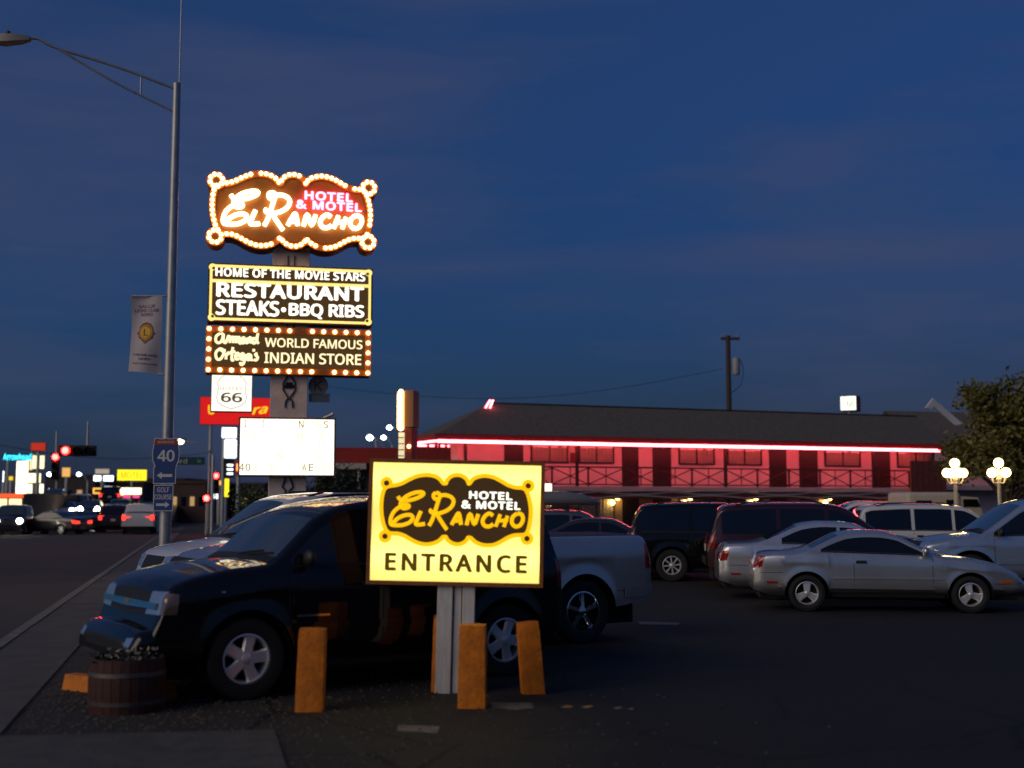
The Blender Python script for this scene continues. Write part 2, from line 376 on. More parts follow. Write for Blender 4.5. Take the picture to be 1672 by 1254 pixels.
# ------------------------------------------------------------------ entrance sign
k = .001147
es = thing('entrance_sign', 'yellow lit ENTRANCE sign box on white posts between yellow bollards', 'sign', (-.56, 12.38, 0))
es.rotation_euler = (0, R(1.25), 0)
Z0 = (-0.552, 12.38, 1.663)[2]
rust = mat('rust_brown_frame', (.3, .1, .018), .6, var=.35, vs=5, bump=.2)
cab = MB().cbox(-.90, .84, -.02, .2, Z0 - .62, Z0 + .615, .012).obj('cabinet', rust, es)
fr = MB()
for a in ((-.90, -.862, -.045, -.02, Z0 - .62, Z0 + .615), (.802, .84, -.045, -.02, Z0 - .62, Z0 + .615), (-.862, .802, -.045, -.02, Z0 + .577, Z0 + .615), (-.862, .802, -.045, -.02, Z0 - .62, Z0 - .582)): fr.box(*a)
fr.obj('face_frame', rust, cab)
face = MB().box(-.861, .801, -.028, -.021, Z0 - .581, Z0 + .576)
face = face.obj('sign_face', lamp_face('entrance_face', (1, .8, .19), 1.3, (Z0 - .34, Z0 + .42), .48, 45), es)
logo_x, logo_z = -.03, Z0 + .125
e_yel = emit('entrance_yellow', (1, .52, .0), 1.0); e_blk = emit('entrance_brown', (.06, .03, .008), .6, (.03, .015, .006)); e_wht = emit('entrance_white', (1, 1, .85), 1.5)
MB().band(scroll(k, logo_x, logo_z), scroll(k, logo_x, logo_z, .042), -.033, -.029).obj('emblem_border', e_yel, face)
MB().prism(scroll(k, logo_x, logo_z, .002), -.036, -.0285).obj('emblem_panel', e_blk, face)
for q in RINGS:
    c = lg(q, k); c = (c[0] + logo_x, c[1] + logo_z)
    MB().prism(disc(c, .063), -.035, -.0287).obj('emblem_ring', e_yel, face)
    MB().prism(disc(c, .027), -.038, -.0345).obj('ring_centre', e_blk, face)
for q in STROKES:
    MB().tube(stroke_pts(q, k, logo_x, logo_z, -.038), .0195 if len(q) > 2 else .018, 10, flat=(0, 1, 0)).obj('script_stroke', e_yel, face)
c = lg((1162, 355), k); text('HOTEL', e_wht, face, c[0] + logo_x, c[1] + logo_z, .43, .078, -.0365, bold=.032, rz=-.014, space=1.1)
c = lg((1165, 437), k); text('& MOTEL', e_wht, face, c[0] + logo_x, c[1] + logo_z, .585, .08, -.0365, bold=.032, rz=-.008, space=1.1)
c = lg((868, 930), k); text('ENTRANCE', emit('entrance_letters', (.09, .05, .0), .8, (.05, .03, .01)), face, c[0] + logo_x, c[1] + logo_z, 1.40, .178, -.031, bold=.032, space=1.22)
wpost = mat('white_post_paint', (.62, .6, .56), .6, var=.22, vs=4, bump=.2, stretch=(6, 6, 1))
MB().cbox(-.195, -.045, .0, .13, -.05, Z0 - .6, .006).obj('post', wpost, es)
MB().cbox(-.03, .04, .03, .12, -.05, Z0 - .6, .004).obj('post', wpost, es)
MB().cbox(.052, .175, .0, .13, -.05, Z0 - .6, .006).obj('post', wpost, es)

# ------------------------------------------------------------------ bollards, barrel, wheel stop
byel = mat('bollard_yellow', (.62, .17, .002), .7, var=.42, vs=7, bump=.35, bs=25)
def chip(m):
    t = m.node_tree; b = t.nodes['Principled BSDF']; src = b.inputs['Base Color'].links[0].from_socket
    tc = t.nodes.new('ShaderNodeTexCoord'); n = t.nodes.new('ShaderNodeTexNoise'); n.inputs['Scale'].default_value = 13; n.inputs['Detail'].default_value = 9; n.inputs['Roughness'].default_value = .7
    t.links.new(tc.outputs['Object'], n.inputs['Vector']); r = t.nodes.new('ShaderNodeValToRGB'); r.color_ramp.elements[0].position = .635; r.color_ramp.elements[1].position = .66; t.links.new(n.outputs['Fac'], r.inputs['Fac'])
    x = t.nodes.new('ShaderNodeMix'); x.data_type = 'RGBA'; t.links.new(r.outputs['Color'], x.inputs['Factor']); t.links.new(src, x.inputs['A']); x.inputs['B'].default_value = (.09, .08, .07, 1); t.links.new(x.outputs['Result'], b.inputs['Base Color'])
chip(byel)
def bollard(loc, h, w, label, tilt=(0, 0), rz=0):
    mb = MB(); n = 7; prof = []
    bm = bmesh.new(); bmesh.ops.create_cube(bm, size=1)
    bmesh.ops.subdivide_edges(bm, edges=bm.edges[:], cuts=6, use_grid_fill=True)
    rnd = random.Random(h * 99)
    for v in bm.verts:
        z = v.co.z + .5; x, y = v.co.x, v.co.y
        rr = max(abs(x), abs(y))
        hh = math.hypot(x, y)
        if hh > .52: q_ = 1 - .32 * (hh - .52); x *= q_; y *= q_
        if z > .97: x *= .95; y *= .95; z -= .014 * (math.hypot(x, y) / .5) + rnd.uniform(0, .006)
        v.co = Vector((x * w * (1.03 - .05 * z), y * w * (1.03 - .05 * z), -.04 + z * (h + .04))) + Vector((rnd.uniform(-1, 1), rnd.uniform(-1, 1), 0)) * .0022
    bm.verts.index_update(); mb.add([v.co.copy() for v in bm.verts], [[v.index for v in f.verts] for f in bm.faces]); bm.free()
    o = mb.obj('bollard', byel, smooth=40); o.location = loc; o.rotation_euler = (R(tilt[0]), R(tilt[1]), R(rz))
    return tag(o, label, 'bollard', 'yellow bollards around the entrance sign')
bollard((-1.82, 11.42, 0), .735, .25, 'upright yellow bollard in front of the black vehicle, standing apart from the sign posts', (0, 1.5), 3)
bollard((-.365, 11.60, 0), .755, .255, 'upright yellow bollard right in front of the white sign posts', (0, .5), -2)
bollard((.205, 12.44, 0), .70, .225, 'yellow bollard leaning to one side beside the rear wheel', (0, -4.5), 5)
bollard((-.70, 12.58, 0), .75, .2, 'yellow bollard mostly hidden behind the white sign posts', (0, 1.5), 0)

bar = thing('barrel_planter', 'red wooden half barrel planter with grey hoops by the bumper', 'planter', (-3.47, 11.42, 0))
def brad(z): return .318 + .022 * math.sin(math.pi * min(1, max(0, z / .47)))
stave = mat('red_stave', (.05, .013, .01), .75, var=.4, vs=7, bump=.35, stretch=(3, 3, .6))
ns = 26
for i in range(ns):
    a0 = 2 * math.pi * (i + .03) / ns; a1 = 2 * math.pi * (i + .97) / ns; mb = MB(); v = []
    for j in range(6):
        z = .47 * j / 5
        for a, rr in ((a0, 0), (a1, 0), (a1, -.028), (a0, -.028)): v.append(((brad(z) + rr) * math.cos(a), (brad(z) + rr) * math.sin(a), z))
    f = [(0, 1, 2, 3), (20, 23, 22, 21)]
    for j in range(5):
        for q in range(4): f.append((j * 4 + q, j * 4 + (q + 1) % 4, j * 4 + 4 + (q + 1) % 4, j * 4 + 4 + q))
    mb.add(v, f).obj('stave', stave, bar)
hoop = mat('hoop_steel', (.11, .1, .095), .55, .6, var=.3, vs=9)
for z in (.09, .34):
    MB().lathe([(brad(z - .02) + .002, z - .02), (brad(z - .02) + .006, z - .018), (brad(z + .02) + .006, z + .018), (brad(z + .02) + .002, z + .02)], 40).obj('hoop', hoop, bar, 30)
MB().lathe([(.001, .40), (.3, .40), (.3, .41), (.15, .43), (.001, .435)], 24).obj('soil', mat('soil', (.03, .022, .016), .95, var=.4, bump=.6), bar)
def leaves(mb, n, place, size, rnd, bend=.25):
    for _ in range(n):
        p = place(rnd); s = size * rnd.uniform(.6, 1.3)
        a = Vector((rnd.gauss(0, 1), rnd.gauss(0, 1), rnd.gauss(0, .7))).normalized(); b = a.cross(Vector((rnd.gauss(0, 1), rnd.gauss(0, 1), rnd.gauss(0, 1)))).normalized(); c = a.cross(b)
        p = Vector(p)
        mb.add([p, p + a * s * .5 + b * s * .3 + c * s * .08, p + a * s, p + a * s * .5 - b * s * .3 + c * s * .08], [(0, 1, 2), (0, 2, 3)])
    return mb
rnd = random.Random(3)
def pl(r):
    t = r.uniform(0, 6.28); q = .31 * math.sqrt(r.random()); return (q * math.cos(t), q * math.sin(t), .40 + r.random() * .13 * (1 - q))
leaves(MB(), 520, pl, .06, rnd).obj('foliage', mat('planter_leaf', (.014, .02, .009), .7), bar, kind='stuff')
def pf(r):
    t = r.uniform(-2.6, -.3); q = .29 * math.sqrt(r.random()); return (q * math.cos(t) + .05, q * math.sin(t), .47 + r.random() * .11)
leaves(MB(), 60, pf, .045, rnd).obj('blossoms', mat('pale_blossom', (.3, .27, .2), .7), bar, kind='stuff')

ws = MB(); L_ = 1.4
prof = [(-.1, 0), (-.065, .15), (.065, .15), (.1, 0)]
ws.add([(x, y + (0.03 if (x and z) else 0) * 0, z) for x in (-L_ / 2, L_ / 2) for y, z in prof], [(0, 1, 2, 3), (4, 7, 6, 5), (0, 4, 5, 1), (1, 5, 6, 2), (2, 6, 7, 3), (3, 7, 4, 0)])
o = ws.obj('wheel_stop', byel); o.location = (-3.84, 12.36, 0); o.rotation_euler = (0, 0, R(-31)); tag(o, 'yellow concrete wheel stop on the ground behind the barrel', 'wheel stop')

# loose gravel and grit on the worn edge of the lot
gr = MB(); rg = random.Random(11)
for _ in range(2600):
    y = rg.uniform(8.6, 14.5); x = SX + d.x * y + abs(rg.gauss(0, 1.9)) + .05
    s = rg.uniform(.006, .022) * (1.5 if rg.random() < .06 else 1); q = [Vector((rg.uniform(-1, 1), rg.uniform(-1, 1), rg.uniform(.2, 1))).normalized() * s for _ in range(3)]
    p = Vector((x, y, .002)); gr.add([p + Vector((-s, -s * .6, 0)), p + Vector((s, -s * .8, 0)), p + Vector((s * .3, s, 0)), p + Vector((rg.uniform(-.3, .3) * s, 0, s * .9))], [(0, 1, 3), (1, 2, 3), (2, 0, 3)])
o = gr.obj('gravel', mat('gravel_grit', (.055, .05, .043), .9, var=.5, vs=30), kind='stuff'); tag(o, 'loose gravel scattered along the lot edge', 'gravel')

# ------------------------------------------------------------------ pylon sign
PX, PY = -6.307, 35.0
py_ = thing('pylon_sign', 'tall roadside pylon of lit hotel, restaurant and store signs on a pale slab post', 'sign', (PX, PY, 0), R(12))
dark = mat('cabinet_brown', (.11, .035, .012), .6, var=.3, vs=3)
MB().cbox(-.52, .52, -.16, .16, -.1, (-6.386, 35, 10.991)[2], .02).obj('post', mat('post_stucco', (.8, .64, .56), .85, var=.15, vs=3, bump=.3), py_)
iron = mat('black_iron', (.015, .014, .013), .5, .4)
zc = (-6.286, 35, 5.125)[2]; orn = MB()
for s in (-1, 1):
    for zz, zs in ((zc, 1), (zc, -1)):
        orn.tube([(v.x * s, -.185, zz + v.y * zs) for v in cr([Vector(p) for p in ((.1, .6, 0), (.09, .42, 0), (.03, .33, 0), (.1, .2, 0), (.17, .08, 0), (.14, -.02, 0), (.05, 0, 0))], 6)], .022, 6)
    MB().tube([(s * .09, -.18, (-6.35, 35, 8.85)[2]), (s * .09, -.18, zc + .6)], .018, 6).obj('iron_rod', iron, py_, 40)
orn.box(-.09, .09, -.2, -.165, zc - .05, zc + .12)
orn.obj('iron_ornament', iron, py_, 40)
orn = MB()
for s in (-1, 1): orn.tube([(v.x * s, -.185, (-6.238, 35, 2.312)[2] + v.y) for v in cr([Vector(p) for p in ((.01, .5, 0), (.08, .2, 0), (.14, 0, 0), (.05, -.12, 0), (.12, -.3, 0))], 6)], .022, 6)
orn.obj('iron_ornament', iron, py_, 40)
bulb_me = MB().ball((0, 0, 0), .058, 10, 7).mesh('bulb', emit('marquee_bulb', (1, .6, .2), 8), 60)
sock = mat('bulb_orange', (.5, .14, .02), .5)
# scroll sign
kp = .00338; cz = (-6.353, 35, 10.096)[2]; FY = -.42
sg = MB().prism(scroll(kp, 0, cz, .19), FY + .03, .3).obj('scroll_sign', dark, py_)
MB().band(scroll(kp, 0, cz, -.0), scroll(kp, 0, cz, .175), FY - .05, FY + .029).obj('bulb_border', sock, sg)
MB().prism(scroll(kp, 0, cz, .0), FY - .002, FY + .028).obj('sign_face', mat('scroll_face', (.24, .085, .014), .55, var=.15, vs=1.5), sg)
loop = scroll(kp, 0, cz, .09); n = len(loop)
seg = [math.dist(loop[i], loop[(i + 1) % n]) for i in range(n)]; tot = sum(seg); nb = 84; acc = 0; i = 0
for b in range(nb):
    t = tot * b / nb
    while acc + seg[i] < t: acc += seg[i]; i += 1
    f = (t - acc) / seg[i]; p, q = loop[i], loop[(i + 1) % n]
    if b % 11 == 7: continue                      # a few bulbs are out
    link('bulb', bulb_me, sg, (p[0] + (q[0] - p[0]) * f, FY - .09, p[1] + (q[1] - p[1]) * f))
for q in RINGS:
    c = lg(q, kp); c = (c[0] * 1.03, c[1] * 1.03 + cz)
    MB().prism(disc(c, .26, 24), FY - .06, .28).obj('corner_ring', sock, sg); MB().prism(disc(c, .1, 16), FY - .07, FY - .058).obj('ring_centre', dark, sg)
    for j in range(8):
        t = j * math.pi / 4 + .3; link('bulb', bulb_me, sg, (c[0] + .175 * math.cos(t), FY - .1, c[1] + .175 * math.sin(t)))
neon_w = emit('neon_amber_white', (1, .76, .4), 5); neon_p = emit('neon_pink', (1, .16, .34), 7)
for q in STROKES: MB().tube(stroke_pts(q, kp, 0, cz, FY - .12), .062 if len(q) > 2 else .06, 10).obj('neon_script', neon_w, sg, 50)
for body, q, w in (('HOTEL', (1165, 352), 1.36), ('& MOTEL', (1168, 432), 1.85)):
    c = lg(q, kp); text(body, neon_p, sg, c[0], c[1] + cz, w, .25, FY - .1, 'neon_lettering', .03, bold=.03, rz=-.01, space=1.1)

def cabinet(name, x0, x1, z0, z1, m, parent=py_, y0=-.36, y1=.3): return MB().cbox(x0, x1, y0, y1, z0, z1, .02).obj(name, m, parent)
def px(x): return (x - 473) / 58.7
def pz(y): return 1.85 + (822 - y) / 58.3
e_cream = emit('sign_cream', (1, .76, .22), 1.15); e_let = emit('sign_letter_white', (1, .97, .8), 1.6); e_brn = emit('sign_brown_face', (.1, .05, .012), .55, (.06, .03, .01))
x0, x1, z0, z1 = px(339), px(608), pz(529), pz(432)
rs = cabinet('restaurant_sign', x0, x1, z0, z1, dark)
MB().box(x0 + .05, x1 - .05, -.372, -.361, z0 + .05, z1 - .05).obj('sign_face', e_cream, rs)
MB().box(x0 + .12, x1 - .12, -.376, -.3725, pz(459), z1 - .13).obj('face_panel', e_brn, rs)
MB().box(x0 + .12, x1 - .12, -.376, -.3725, z0 + .12, pz(464.5)).obj('face_panel', e_brn, rs)
for sx in (x0 + .12, x1 - .12):
    for sz in (z0 + .12, z1 - .13):
        MB().prism(disc((sx, sz), .1, 16), -.378, -.3765).obj('corner_notch', e_cream, rs); MB().prism(disc((sx + (.03 if sx < 0 else -.03), sz + (.03 if sz < (z0 + z1) / 2 else -.03)), .045, 12), -.38, -.3785).obj('corner_dot', e_brn, rs)
text('HOME OF THE MOVIE STARS', e_let, rs, 0, pz(447), 4.16, .25, -.377, bold=.028, space=1.05)
text('RESTAURANT', e_let, rs, 0, pz(476), 4.1, .42, -.377, bold=.035, space=1.05)
text('STEAKS', e_let, rs, px(403.5), pz(505), 1.74, .44, -.377, bold=.03); text('BBQ RIBS', e_let, rs, px(532), pz(507), 2.12, .44, -.377, bold=.03)
MB().prism(disc((px(461.5), pz(506)), .07, 16), -.381, -.377).obj('dot', e_let, rs)
x0, x1, z0, z1 = px(338), px(606), pz(612.5), pz(536)
ss = cabinet('store_sign', x0, x1, z0, z1, dark)
lp = [(x0, z0), (x1, z0), (x1, z1), (x0, z1)]; li = [(x0 + .17, z0 + .17), (x1 - .17, z0 + .17), (x1 - .17, z1 - .17), (x0 + .17, z1 - .17)]
MB().band(lp, li, -.41, -.361).obj('bulb_border', sock, ss)
MB().box(x0 + .171, x1 - .171, -.372, -.361, z0 + .171, z1 - .171).obj('sign_face', e_brn, ss)
nx = 15
for i in range(nx):
    for z in (z0 + .085, z1 - .085):
        if (i * 7 + (z > z0 + .5)) % 13 == 5: continue
        link('bulb', bulb_me, ss, (x0 + .085 + (x1 - x0 - .17) * i / (nx - 1), -.44, z))
for i in range(1, 4):
    for x in (x0 + .085, x1 - .085): link('bulb', bulb_me, ss, (x, -.44, z0 + .085 + (z1 - z0 - .17) * i / 4))
e_let2 = emit('sign_letter_cream', (1, .86, .5), 1.25)
text('WORLD FAMOUS', e_let2, ss, px(512), pz(560.5), 2.72, .26, -.373, bold=.012)
text('INDIAN STORE', e_let2, ss, px(511), pz(585.5), 2.7, .31, -.373, bold=.015)
def script(ws, u0, z, w, h, r):
    """brush script strokes on a unit grid"""
    for q in ws: MB().tube([(u0 + v.x * w, -.378, z + v.y * h) for v in cr([Vector((*p, 0)) for p in q], 5)], r, 8, flat=(0, 1, 0)).obj('script_stroke', e_let2, ss)
script([[(.12,.85),(.03,.6),(.02,.2),(.08,.02),(.15,.2),(.18,.7),(.13,.88)],[(.19,.8),(.19,.2),(.24,.05),(.28,.4),(.3,.62),(.34,.55)],[(.34,.55),(.34,.05)],[(.34,.3),(.4,.58),(.42,.05)],[(.42,.3),(.47,.58),(.49,.05)],[(.49,.3),(.54,.58),(.56,.05),(.6,.1)],[(.68,.5),(.62,.5),(.6,.2),(.64,.05),(.69,.4),(.7,.1),(.74,.1)],[(.74,.55),(.75,.05)],[(.75,.3),(.8,.58),(.82,.05)],[(.92,.5),(.86,.45),(.85,.15),(.9,.08),(.94,.4),(.97,.95)],[(.97,.95),(.95,.3),(.99,.05)]], px(352.5), pz(564), 1.2, .33, .036)
script([[(.1,.9),(.02,.6),(.04,.15),(.12,.1),(.19,.5),(.17,.85),(.1,.9),(.16,.75),(.24,.8)],[(.25,.6),(.25,.1)],[(.25,.35),(.3,.62),(.34,.5)],[(.4,1.05),(.38,.1),(.43,.08)],[(.34,.68),(.46,.7)],[(.46,.35),(.53,.42),(.52,.6),(.47,.5),(.47,.15),(.55,.15)],[(.66,.55),(.6,.55),(.58,.25),(.62,.12),(.67,.5),(.66,-.1),(.6,-.3),(.57,-.1)],[(.8,.5),(.74,.5),(.72,.2),(.77,.1),(.81,.5),(.82,.12),(.86,.12)],[(.88,.95),(.87,.75)],[(.96,.62),(.91,.52),(.97,.3),(.93,.08),(.88,.15)]], px(353), pz(592), 1.2, .36, .036)
# route shield sign
x0, x1, z0, z1 = px(347.5), px(414), pz(675), pz(614)
e_whi = emit('sign_white_hot', (1, .96, .8), 1.15); e_pale = emit('sign_pale_print', (.4, .35, .24), .5); e_prn = emit('sign_dark_print', (.12, .09, .05), .7)
sh = cabinet('shield_sign', x0, x1, z0, z1, dark, y0=-.3, y1=-.02)
MB().box(x0 + .025, x1 - .025, -.312, -.301, z0 + .025, z1 - .025).obj('sign_face', e_whi, sh)
cx, c0 = (x0 + x1) / 2, (z0 + z1) / 2
hs = [(-.21, .48), (-.30, .43), (-.405, .28), (-.36, .17), (-.38, 0), (-.405, -.12), (-.37, -.25), (-.24, -.35), (0, -.44)]
pts = [(cx + a, -.316, c0 + b) for a, b in hs] + [(cx - a, -.316, c0 + b) for a, b in hs[::-1][1:]]
MB().tube(pts, .011, 6).obj('shield_outline', e_pale, sh)
text('HOTEL', e_pale, sh, cx, c0 + .13, .62, .1, -.314, space=1.2); text('66', e_prn, sh, cx, c0 - .12, .58, .27, -.314, bold=.02)
# marquee with changeable letters, its glare put into their pale colours
x0, x1, z0, z1 = px(393), px(549.5), pz(779), pz(683)
mq = cabinet('marquee', x0, x1, z0, z1, dark, y0=-.45, y1=-.17)
MB().box(x0 + .05, x1 - .05, -.462, -.451, z0 + .05, z1 - .05).obj('sign_face', emit('marquee_face', (1, .96, .8), 1.6), mq)
e_f1 = emit('marquee_letter', (.4, .33, .16), .8); e_f2 = emit('marquee_letter_faint', (1, .88, .5), 1.0)
for body, xx, yy, m in (('I', 404, 694, e_f1), ('I', 432, 694, e_f1), ('I', 472, 694, e_f2), ('N', 493, 694, e_f1), ('I', 503, 694, e_f2), ('I', 513, 694, e_f2), ('B', 523, 694, e_f2), ('S', 533, 694, e_f1), ('S', 419, 712, e_f2), ('H', 492, 712, e_f2), ('M', 527, 712, e_f2), ('O', 492, 729, e_f2), ('U', 526, 729, e_f2), ('N', 459, 744, e_f2), ('H', 525, 747, e_f2), ('4', 399, 764, e_f1), ('0', 409, 764, e_f1), ('Z', 421, 764, e_f2), ('E', 449, 764, e_f2), ('W', 499, 764, e_f1), ('E', 510, 764, e_f1), ('H', 527, 764, e_f2), ('Y', 540, 764, e_f2)):
    text(body, m, mq, px(xx), pz(yy), .05 if body == 'I' else .14, .21, -.463, 'letter', bold=.02)
for s in (-1, 1): MB().tube([(px(473) + s * .9, -.17, z1 - .2), (px(473) + s * .4, .0, z1 - .2)], .05, 8).obj('bracket', dark, py_)

# ------------------------------------------------------------------ street light with banner and route signs
LX, LY = (-7.204, 26, 5.999)[0], 26.0
slt = thing('street_light', 'tall galvanised street light pole with truss arm reaching over the road', 'street light', (LX, LY, 0))
galv = mat('galvanised', (.42, .42, .42), .45, .55, var=.2, vs=4)
zt = (-7.231, 26, 10.818)[2]
MB().tube([(0, 0, -.1), (0, 0, 2), (0, 0, 5), (0, 0, zt)], [.125, .12, .105, .08], 20).obj('pole', galv, slt, 40)
MB().lathe([(.2, 0), (.2, .03), (.16, .06), (.14, .25)], 20).obj('base_flange', galv, slt, 30)
MB().ball((0, 0, zt + .01), .085, 12, 6, (1, 1, .5)).obj('cap', galv, slt, 60)
MB().tube([(.05, 0, zt), (.05, 0, zt + 3.6)], .014, 6).obj('mast_rod', galv, slt)
a0 = Vector((0, 0, (-7.255, 26, 10.71)[2])); a1 = Vector((0, 0, (-7.241, 26, 10.196)[2])); tip = Vector((-10.199, 25.2, 11.517)) - Vector((LX, LY, 0)); bend = Vector((-9.583, 25.35, 11.389)) - Vector((LX, LY, 0))
arm = slt
MB().tube([tuple(v) for v in cr([a0, a0.lerp(bend, .5) + Vector((0, 0, .04)), bend, (bend + tip) / 2 + Vector((-.05, 0, .1)), tip], 8)], .032, 8).obj('arm', galv, slt, 50)
MB().tube([tuple(v) for v in cr([a1, a1.lerp(bend, .5) - Vector((0, 0, .06)), bend], 8)], .026, 8).obj('brace', galv, slt, 50)
q = .3
MB().tube([tuple(a0.lerp(bend, q) + Vector((0, 0, .03))), tuple(a1.lerp(bend, q) - Vector((0, 0, .04)))], .02, 6).obj('strut', galv, slt)
hd = MB(); hp = tip
hd.add([(p[0], p[1], p[2]) for p in [(hp.x + a, hp.y + b * w, hp.z + c) for a, w, c0_, c1_ in ((.12, .06, -.03, .05), (-.1, .13, -.07, .08), (-.45, .16, -.1, .08), (-.72, .1, -.08, .03)) for b, c in ((-1, c0_), (1, c0_), (.8, c1_), (-.8, c1_))]],
       [(0, 1, 2, 3), (12, 15, 14, 13)] + [(i * 4 + j, i * 4 + (j + 1) % 4, i * 4 + 4 + (j + 1) % 4, i * 4 + 4 + j) for i in range(3) for j in range(4)])
hd.obj('lamp_head', mat('lamp_head_grey', (.2, .2, .19), .5, .3), slt, 50)
MB().lathe([(.05, 0), (.05, .09), (.02, .1)], 10, Matrix.Translation((hp.x - .35, hp.y, hp.z + .08))).obj('photocell', dark, slt, 40)

bn = thing('banner', 'white rodeo banner with gold round emblem hanging from the street light', 'banner', (LX, LY, 0))
def bpt(u, v):      # u 0..1 from left to right, v 0..1 from top to bottom
    t0 = Vector((-8.064, 26, 6.189)); t1 = Vector((-7.371, 26, 6.202)); b0 = Vector((-8.076, 26, 4.619)); b1 = Vector((-7.378, 26, 4.555))
    p = (t0.lerp(t1, u)).lerp(b0.lerp(b1, u), v)
    p += Vector((.045 * math.sin(v * 3.0) * (1 - u) * 1.0, -.05 + .05 * math.sin(u * 5 + v * 2.5) + .03 * math.sin(v * 7), 0))
    return p - Vector((LX, LY, 0))
cl = MB(); nu, nv = 10, 24
for dy in (0, .006):
    o_ = len(cl.v); cl.add([tuple(bpt(i / nu, j / nv) + Vector((0, dy, 0))) for j in range(nv + 1) for i in range(nu + 1)], [(j * (nu + 1) + i, j * (nu + 1) + i + 1, (j + 1) * (nu + 1) + i + 1, (j + 1) * (nu + 1) + i) for j in range(nv) for i in range(nu)])
cloth = cl.obj('cloth', mat('banner_cloth', (.5, .45, .47), .8, var=.1, vs=4), bn, 60)
purple = mat('banner_print', (.16, .1, .2), .8); gold = mat('banner_gold', (.55, .27, .03), .7); maroon = mat('banner_brown', (.2, .08, .035), .7)
def onban(o, u0, v0, w, h):
    """drape a flat print (built on -.5..+.5 in x,z) over the cloth"""
    for v in o.data.vertices: p = bpt(u0 + v.co.x * w, v0 - v.co.z * h); v.co = p + Vector((0, v.co.y - .004, 0))
    o.data.update()
for body, v, w, h in (('GALLUP', .125, .55, .042), ('LIONS CLUB', .18, .78, .042), ('RODEO', .235, .4, .042), ('CREAMLAND', .775, .78, .03), ('DAIRY', .825, .38, .03), ('GALLUP JUNE', .89, .76, .022)):
    onban(text(body, purple, cloth, 0, 0, 1, 1, 0, bold=.01, depth=.002), .5, v, w, h)
lion = [(0, .5), (.25, .42), (.36, .28), (.4, .08), (.52, -.05), (.4, -.1), (.4, -.24), (.2, -.36), (0, -.52)]
onban(MB().prism(lion + [(-x, z) for x, z in lion[::-1][1:-1]], -.002, 0).obj('emblem', maroon, cloth), .5, .48, .62, .29)
onban(MB().prism(disc((0, 0), .5, 24), -.004, -.0022).obj('emblem_ring', gold, cloth), .5, .475, .46, .205)
onban(MB().prism(disc((0, 0), .5, 24), -.006, -.0042).obj('emblem_centre', mat('banner_yellow', (.7, .42, .04), .7), cloth), .5, .475, .34, .15)
onban(text('L', maroon, cloth, 0, 0, 1, 1, -.0062, bold=.01, depth=.002), .5, .475, .15, .09)
for py0 in (484.0, 611.0):
    zz = (-7.332, 26, 6.209)[2] if py0 < 500 else (-7.288, 26, 4.548)[2]
    MB().tube([(-.1, -.05, zz), (-.82 if py0 < 500 else -.22, -.05, zz)], .02, 8).obj('rod', galv, bn)

rts = thing('route_signs', 'blue route 40 shield above blue left arrow and golf course signs on the pole', 'sign', (LX, LY, 0))
blue = mat('sign_blue', (.012, .05, .22), .5, var=.15, vs=4); white = mat('sign_white', (.6, .6, .6), .5); red = mat('sign_red', (.3, .03, .02), .5)
def rx(x): return (-0.426, 1, 2.267)[0] * 0 + (x - 268.5) / 78.4
def rz_(y): return 1.85 + (822 - y) / 78.0
SY = -.16
half = [(0, -.44), (.1, -.42), (.22, -.33), (.275, -.19), (.285, -.02), (.265, .12), (.24, .27), (.22, .285), (.1, .265), (0, .28)]
sil = [(x, z) for x, z in half] + [(-x, z) for x, z in half[::-1][1:-1]]
c0 = rz_(743.5)
def sh_(s, dz=0): return [(x * s + .015, c0 + z * s + .07 + dz) for x, z in sil]
shd = MB().prism(sh_(1.0), SY, SY + .006).obj('shield', white, rts)
MB().prism(sh_(.94), SY - .003, SY - .0005).obj('shield_field', blue, shd)
rp_ = [p for p in sh_(.94) if p[1] > c0 + .2]
rp_.sort(key=lambda p: p[0])
top = [p for p in sh_(.94) if p[1] > c0 + .2]
MB().prism([(-.235, c0 + .2), (.265, c0 + .2), (.245, c0 + .315), (.225, c0 + .332), (.11, c0 + .315), (.015, c0 + .33), (-.08, c0 + .315), (-.195, c0 + .332), (-.215, c0 + .315)], SY - .006, SY - .0035).obj('shield_band', red, shd)
text('INTERSTATE', white, shd, .015, c0 + .262, .34, .05, SY - .0065, depth=.002, bold=.01)
text('40', white, shd, .02, c0 - .02, .36, .24, SY - .0035, depth=.002, bold=.02)
def plate(name, x0, x1, y0, y1):
    p = MB().cbox(rx(x0), rx(x1), SY, SY + .006, rz_(y1), rz_(y0), .002).obj(name, white, rts)
    MB().box(rx(x0) + .018, rx(x1) - .018, SY - .002, SY - .0004, rz_(y1) + .018, rz_(y0) - .018).obj('field', blue, p)
    return p
def arrow(p, cx_, cz_, w, h, s):
    a = [(-.5, 0), (-.18, .5), (-.18, .2), (.5, .2), (.5, -.2), (-.18, -.2), (-.18, -.5)]
    MB().prism([(cx_ + s * x * w, cz_ + z * h) for x, z in a], SY - .005, SY - .0025).obj('arrow', white, p)
p1 = plate('arrow_sign', 250, 287, 763, 790.5); arrow(p1, rx(268.5), rz_(777), .32, .15, 1)
p2 = plate('golf_sign', 251, 283.5, 792, 834.5); arrow(p2, rx(267), rz_(824), .28, .13, -1)
text('GOLF', white, p2, rx(267), rz_(800), .25, .105, SY - .0025, depth=.002, bold=.015); text('COURSE', white, p2, rx(267), rz_(811.5), .36, .105, SY - .0025, depth=.002, bold=.015)
for z in (rz_(745), rz_(777), rz_(813)): MB().lathe([(.135, z - .02), (.135, z + .02)], 20).obj('clamp', galv, rts)

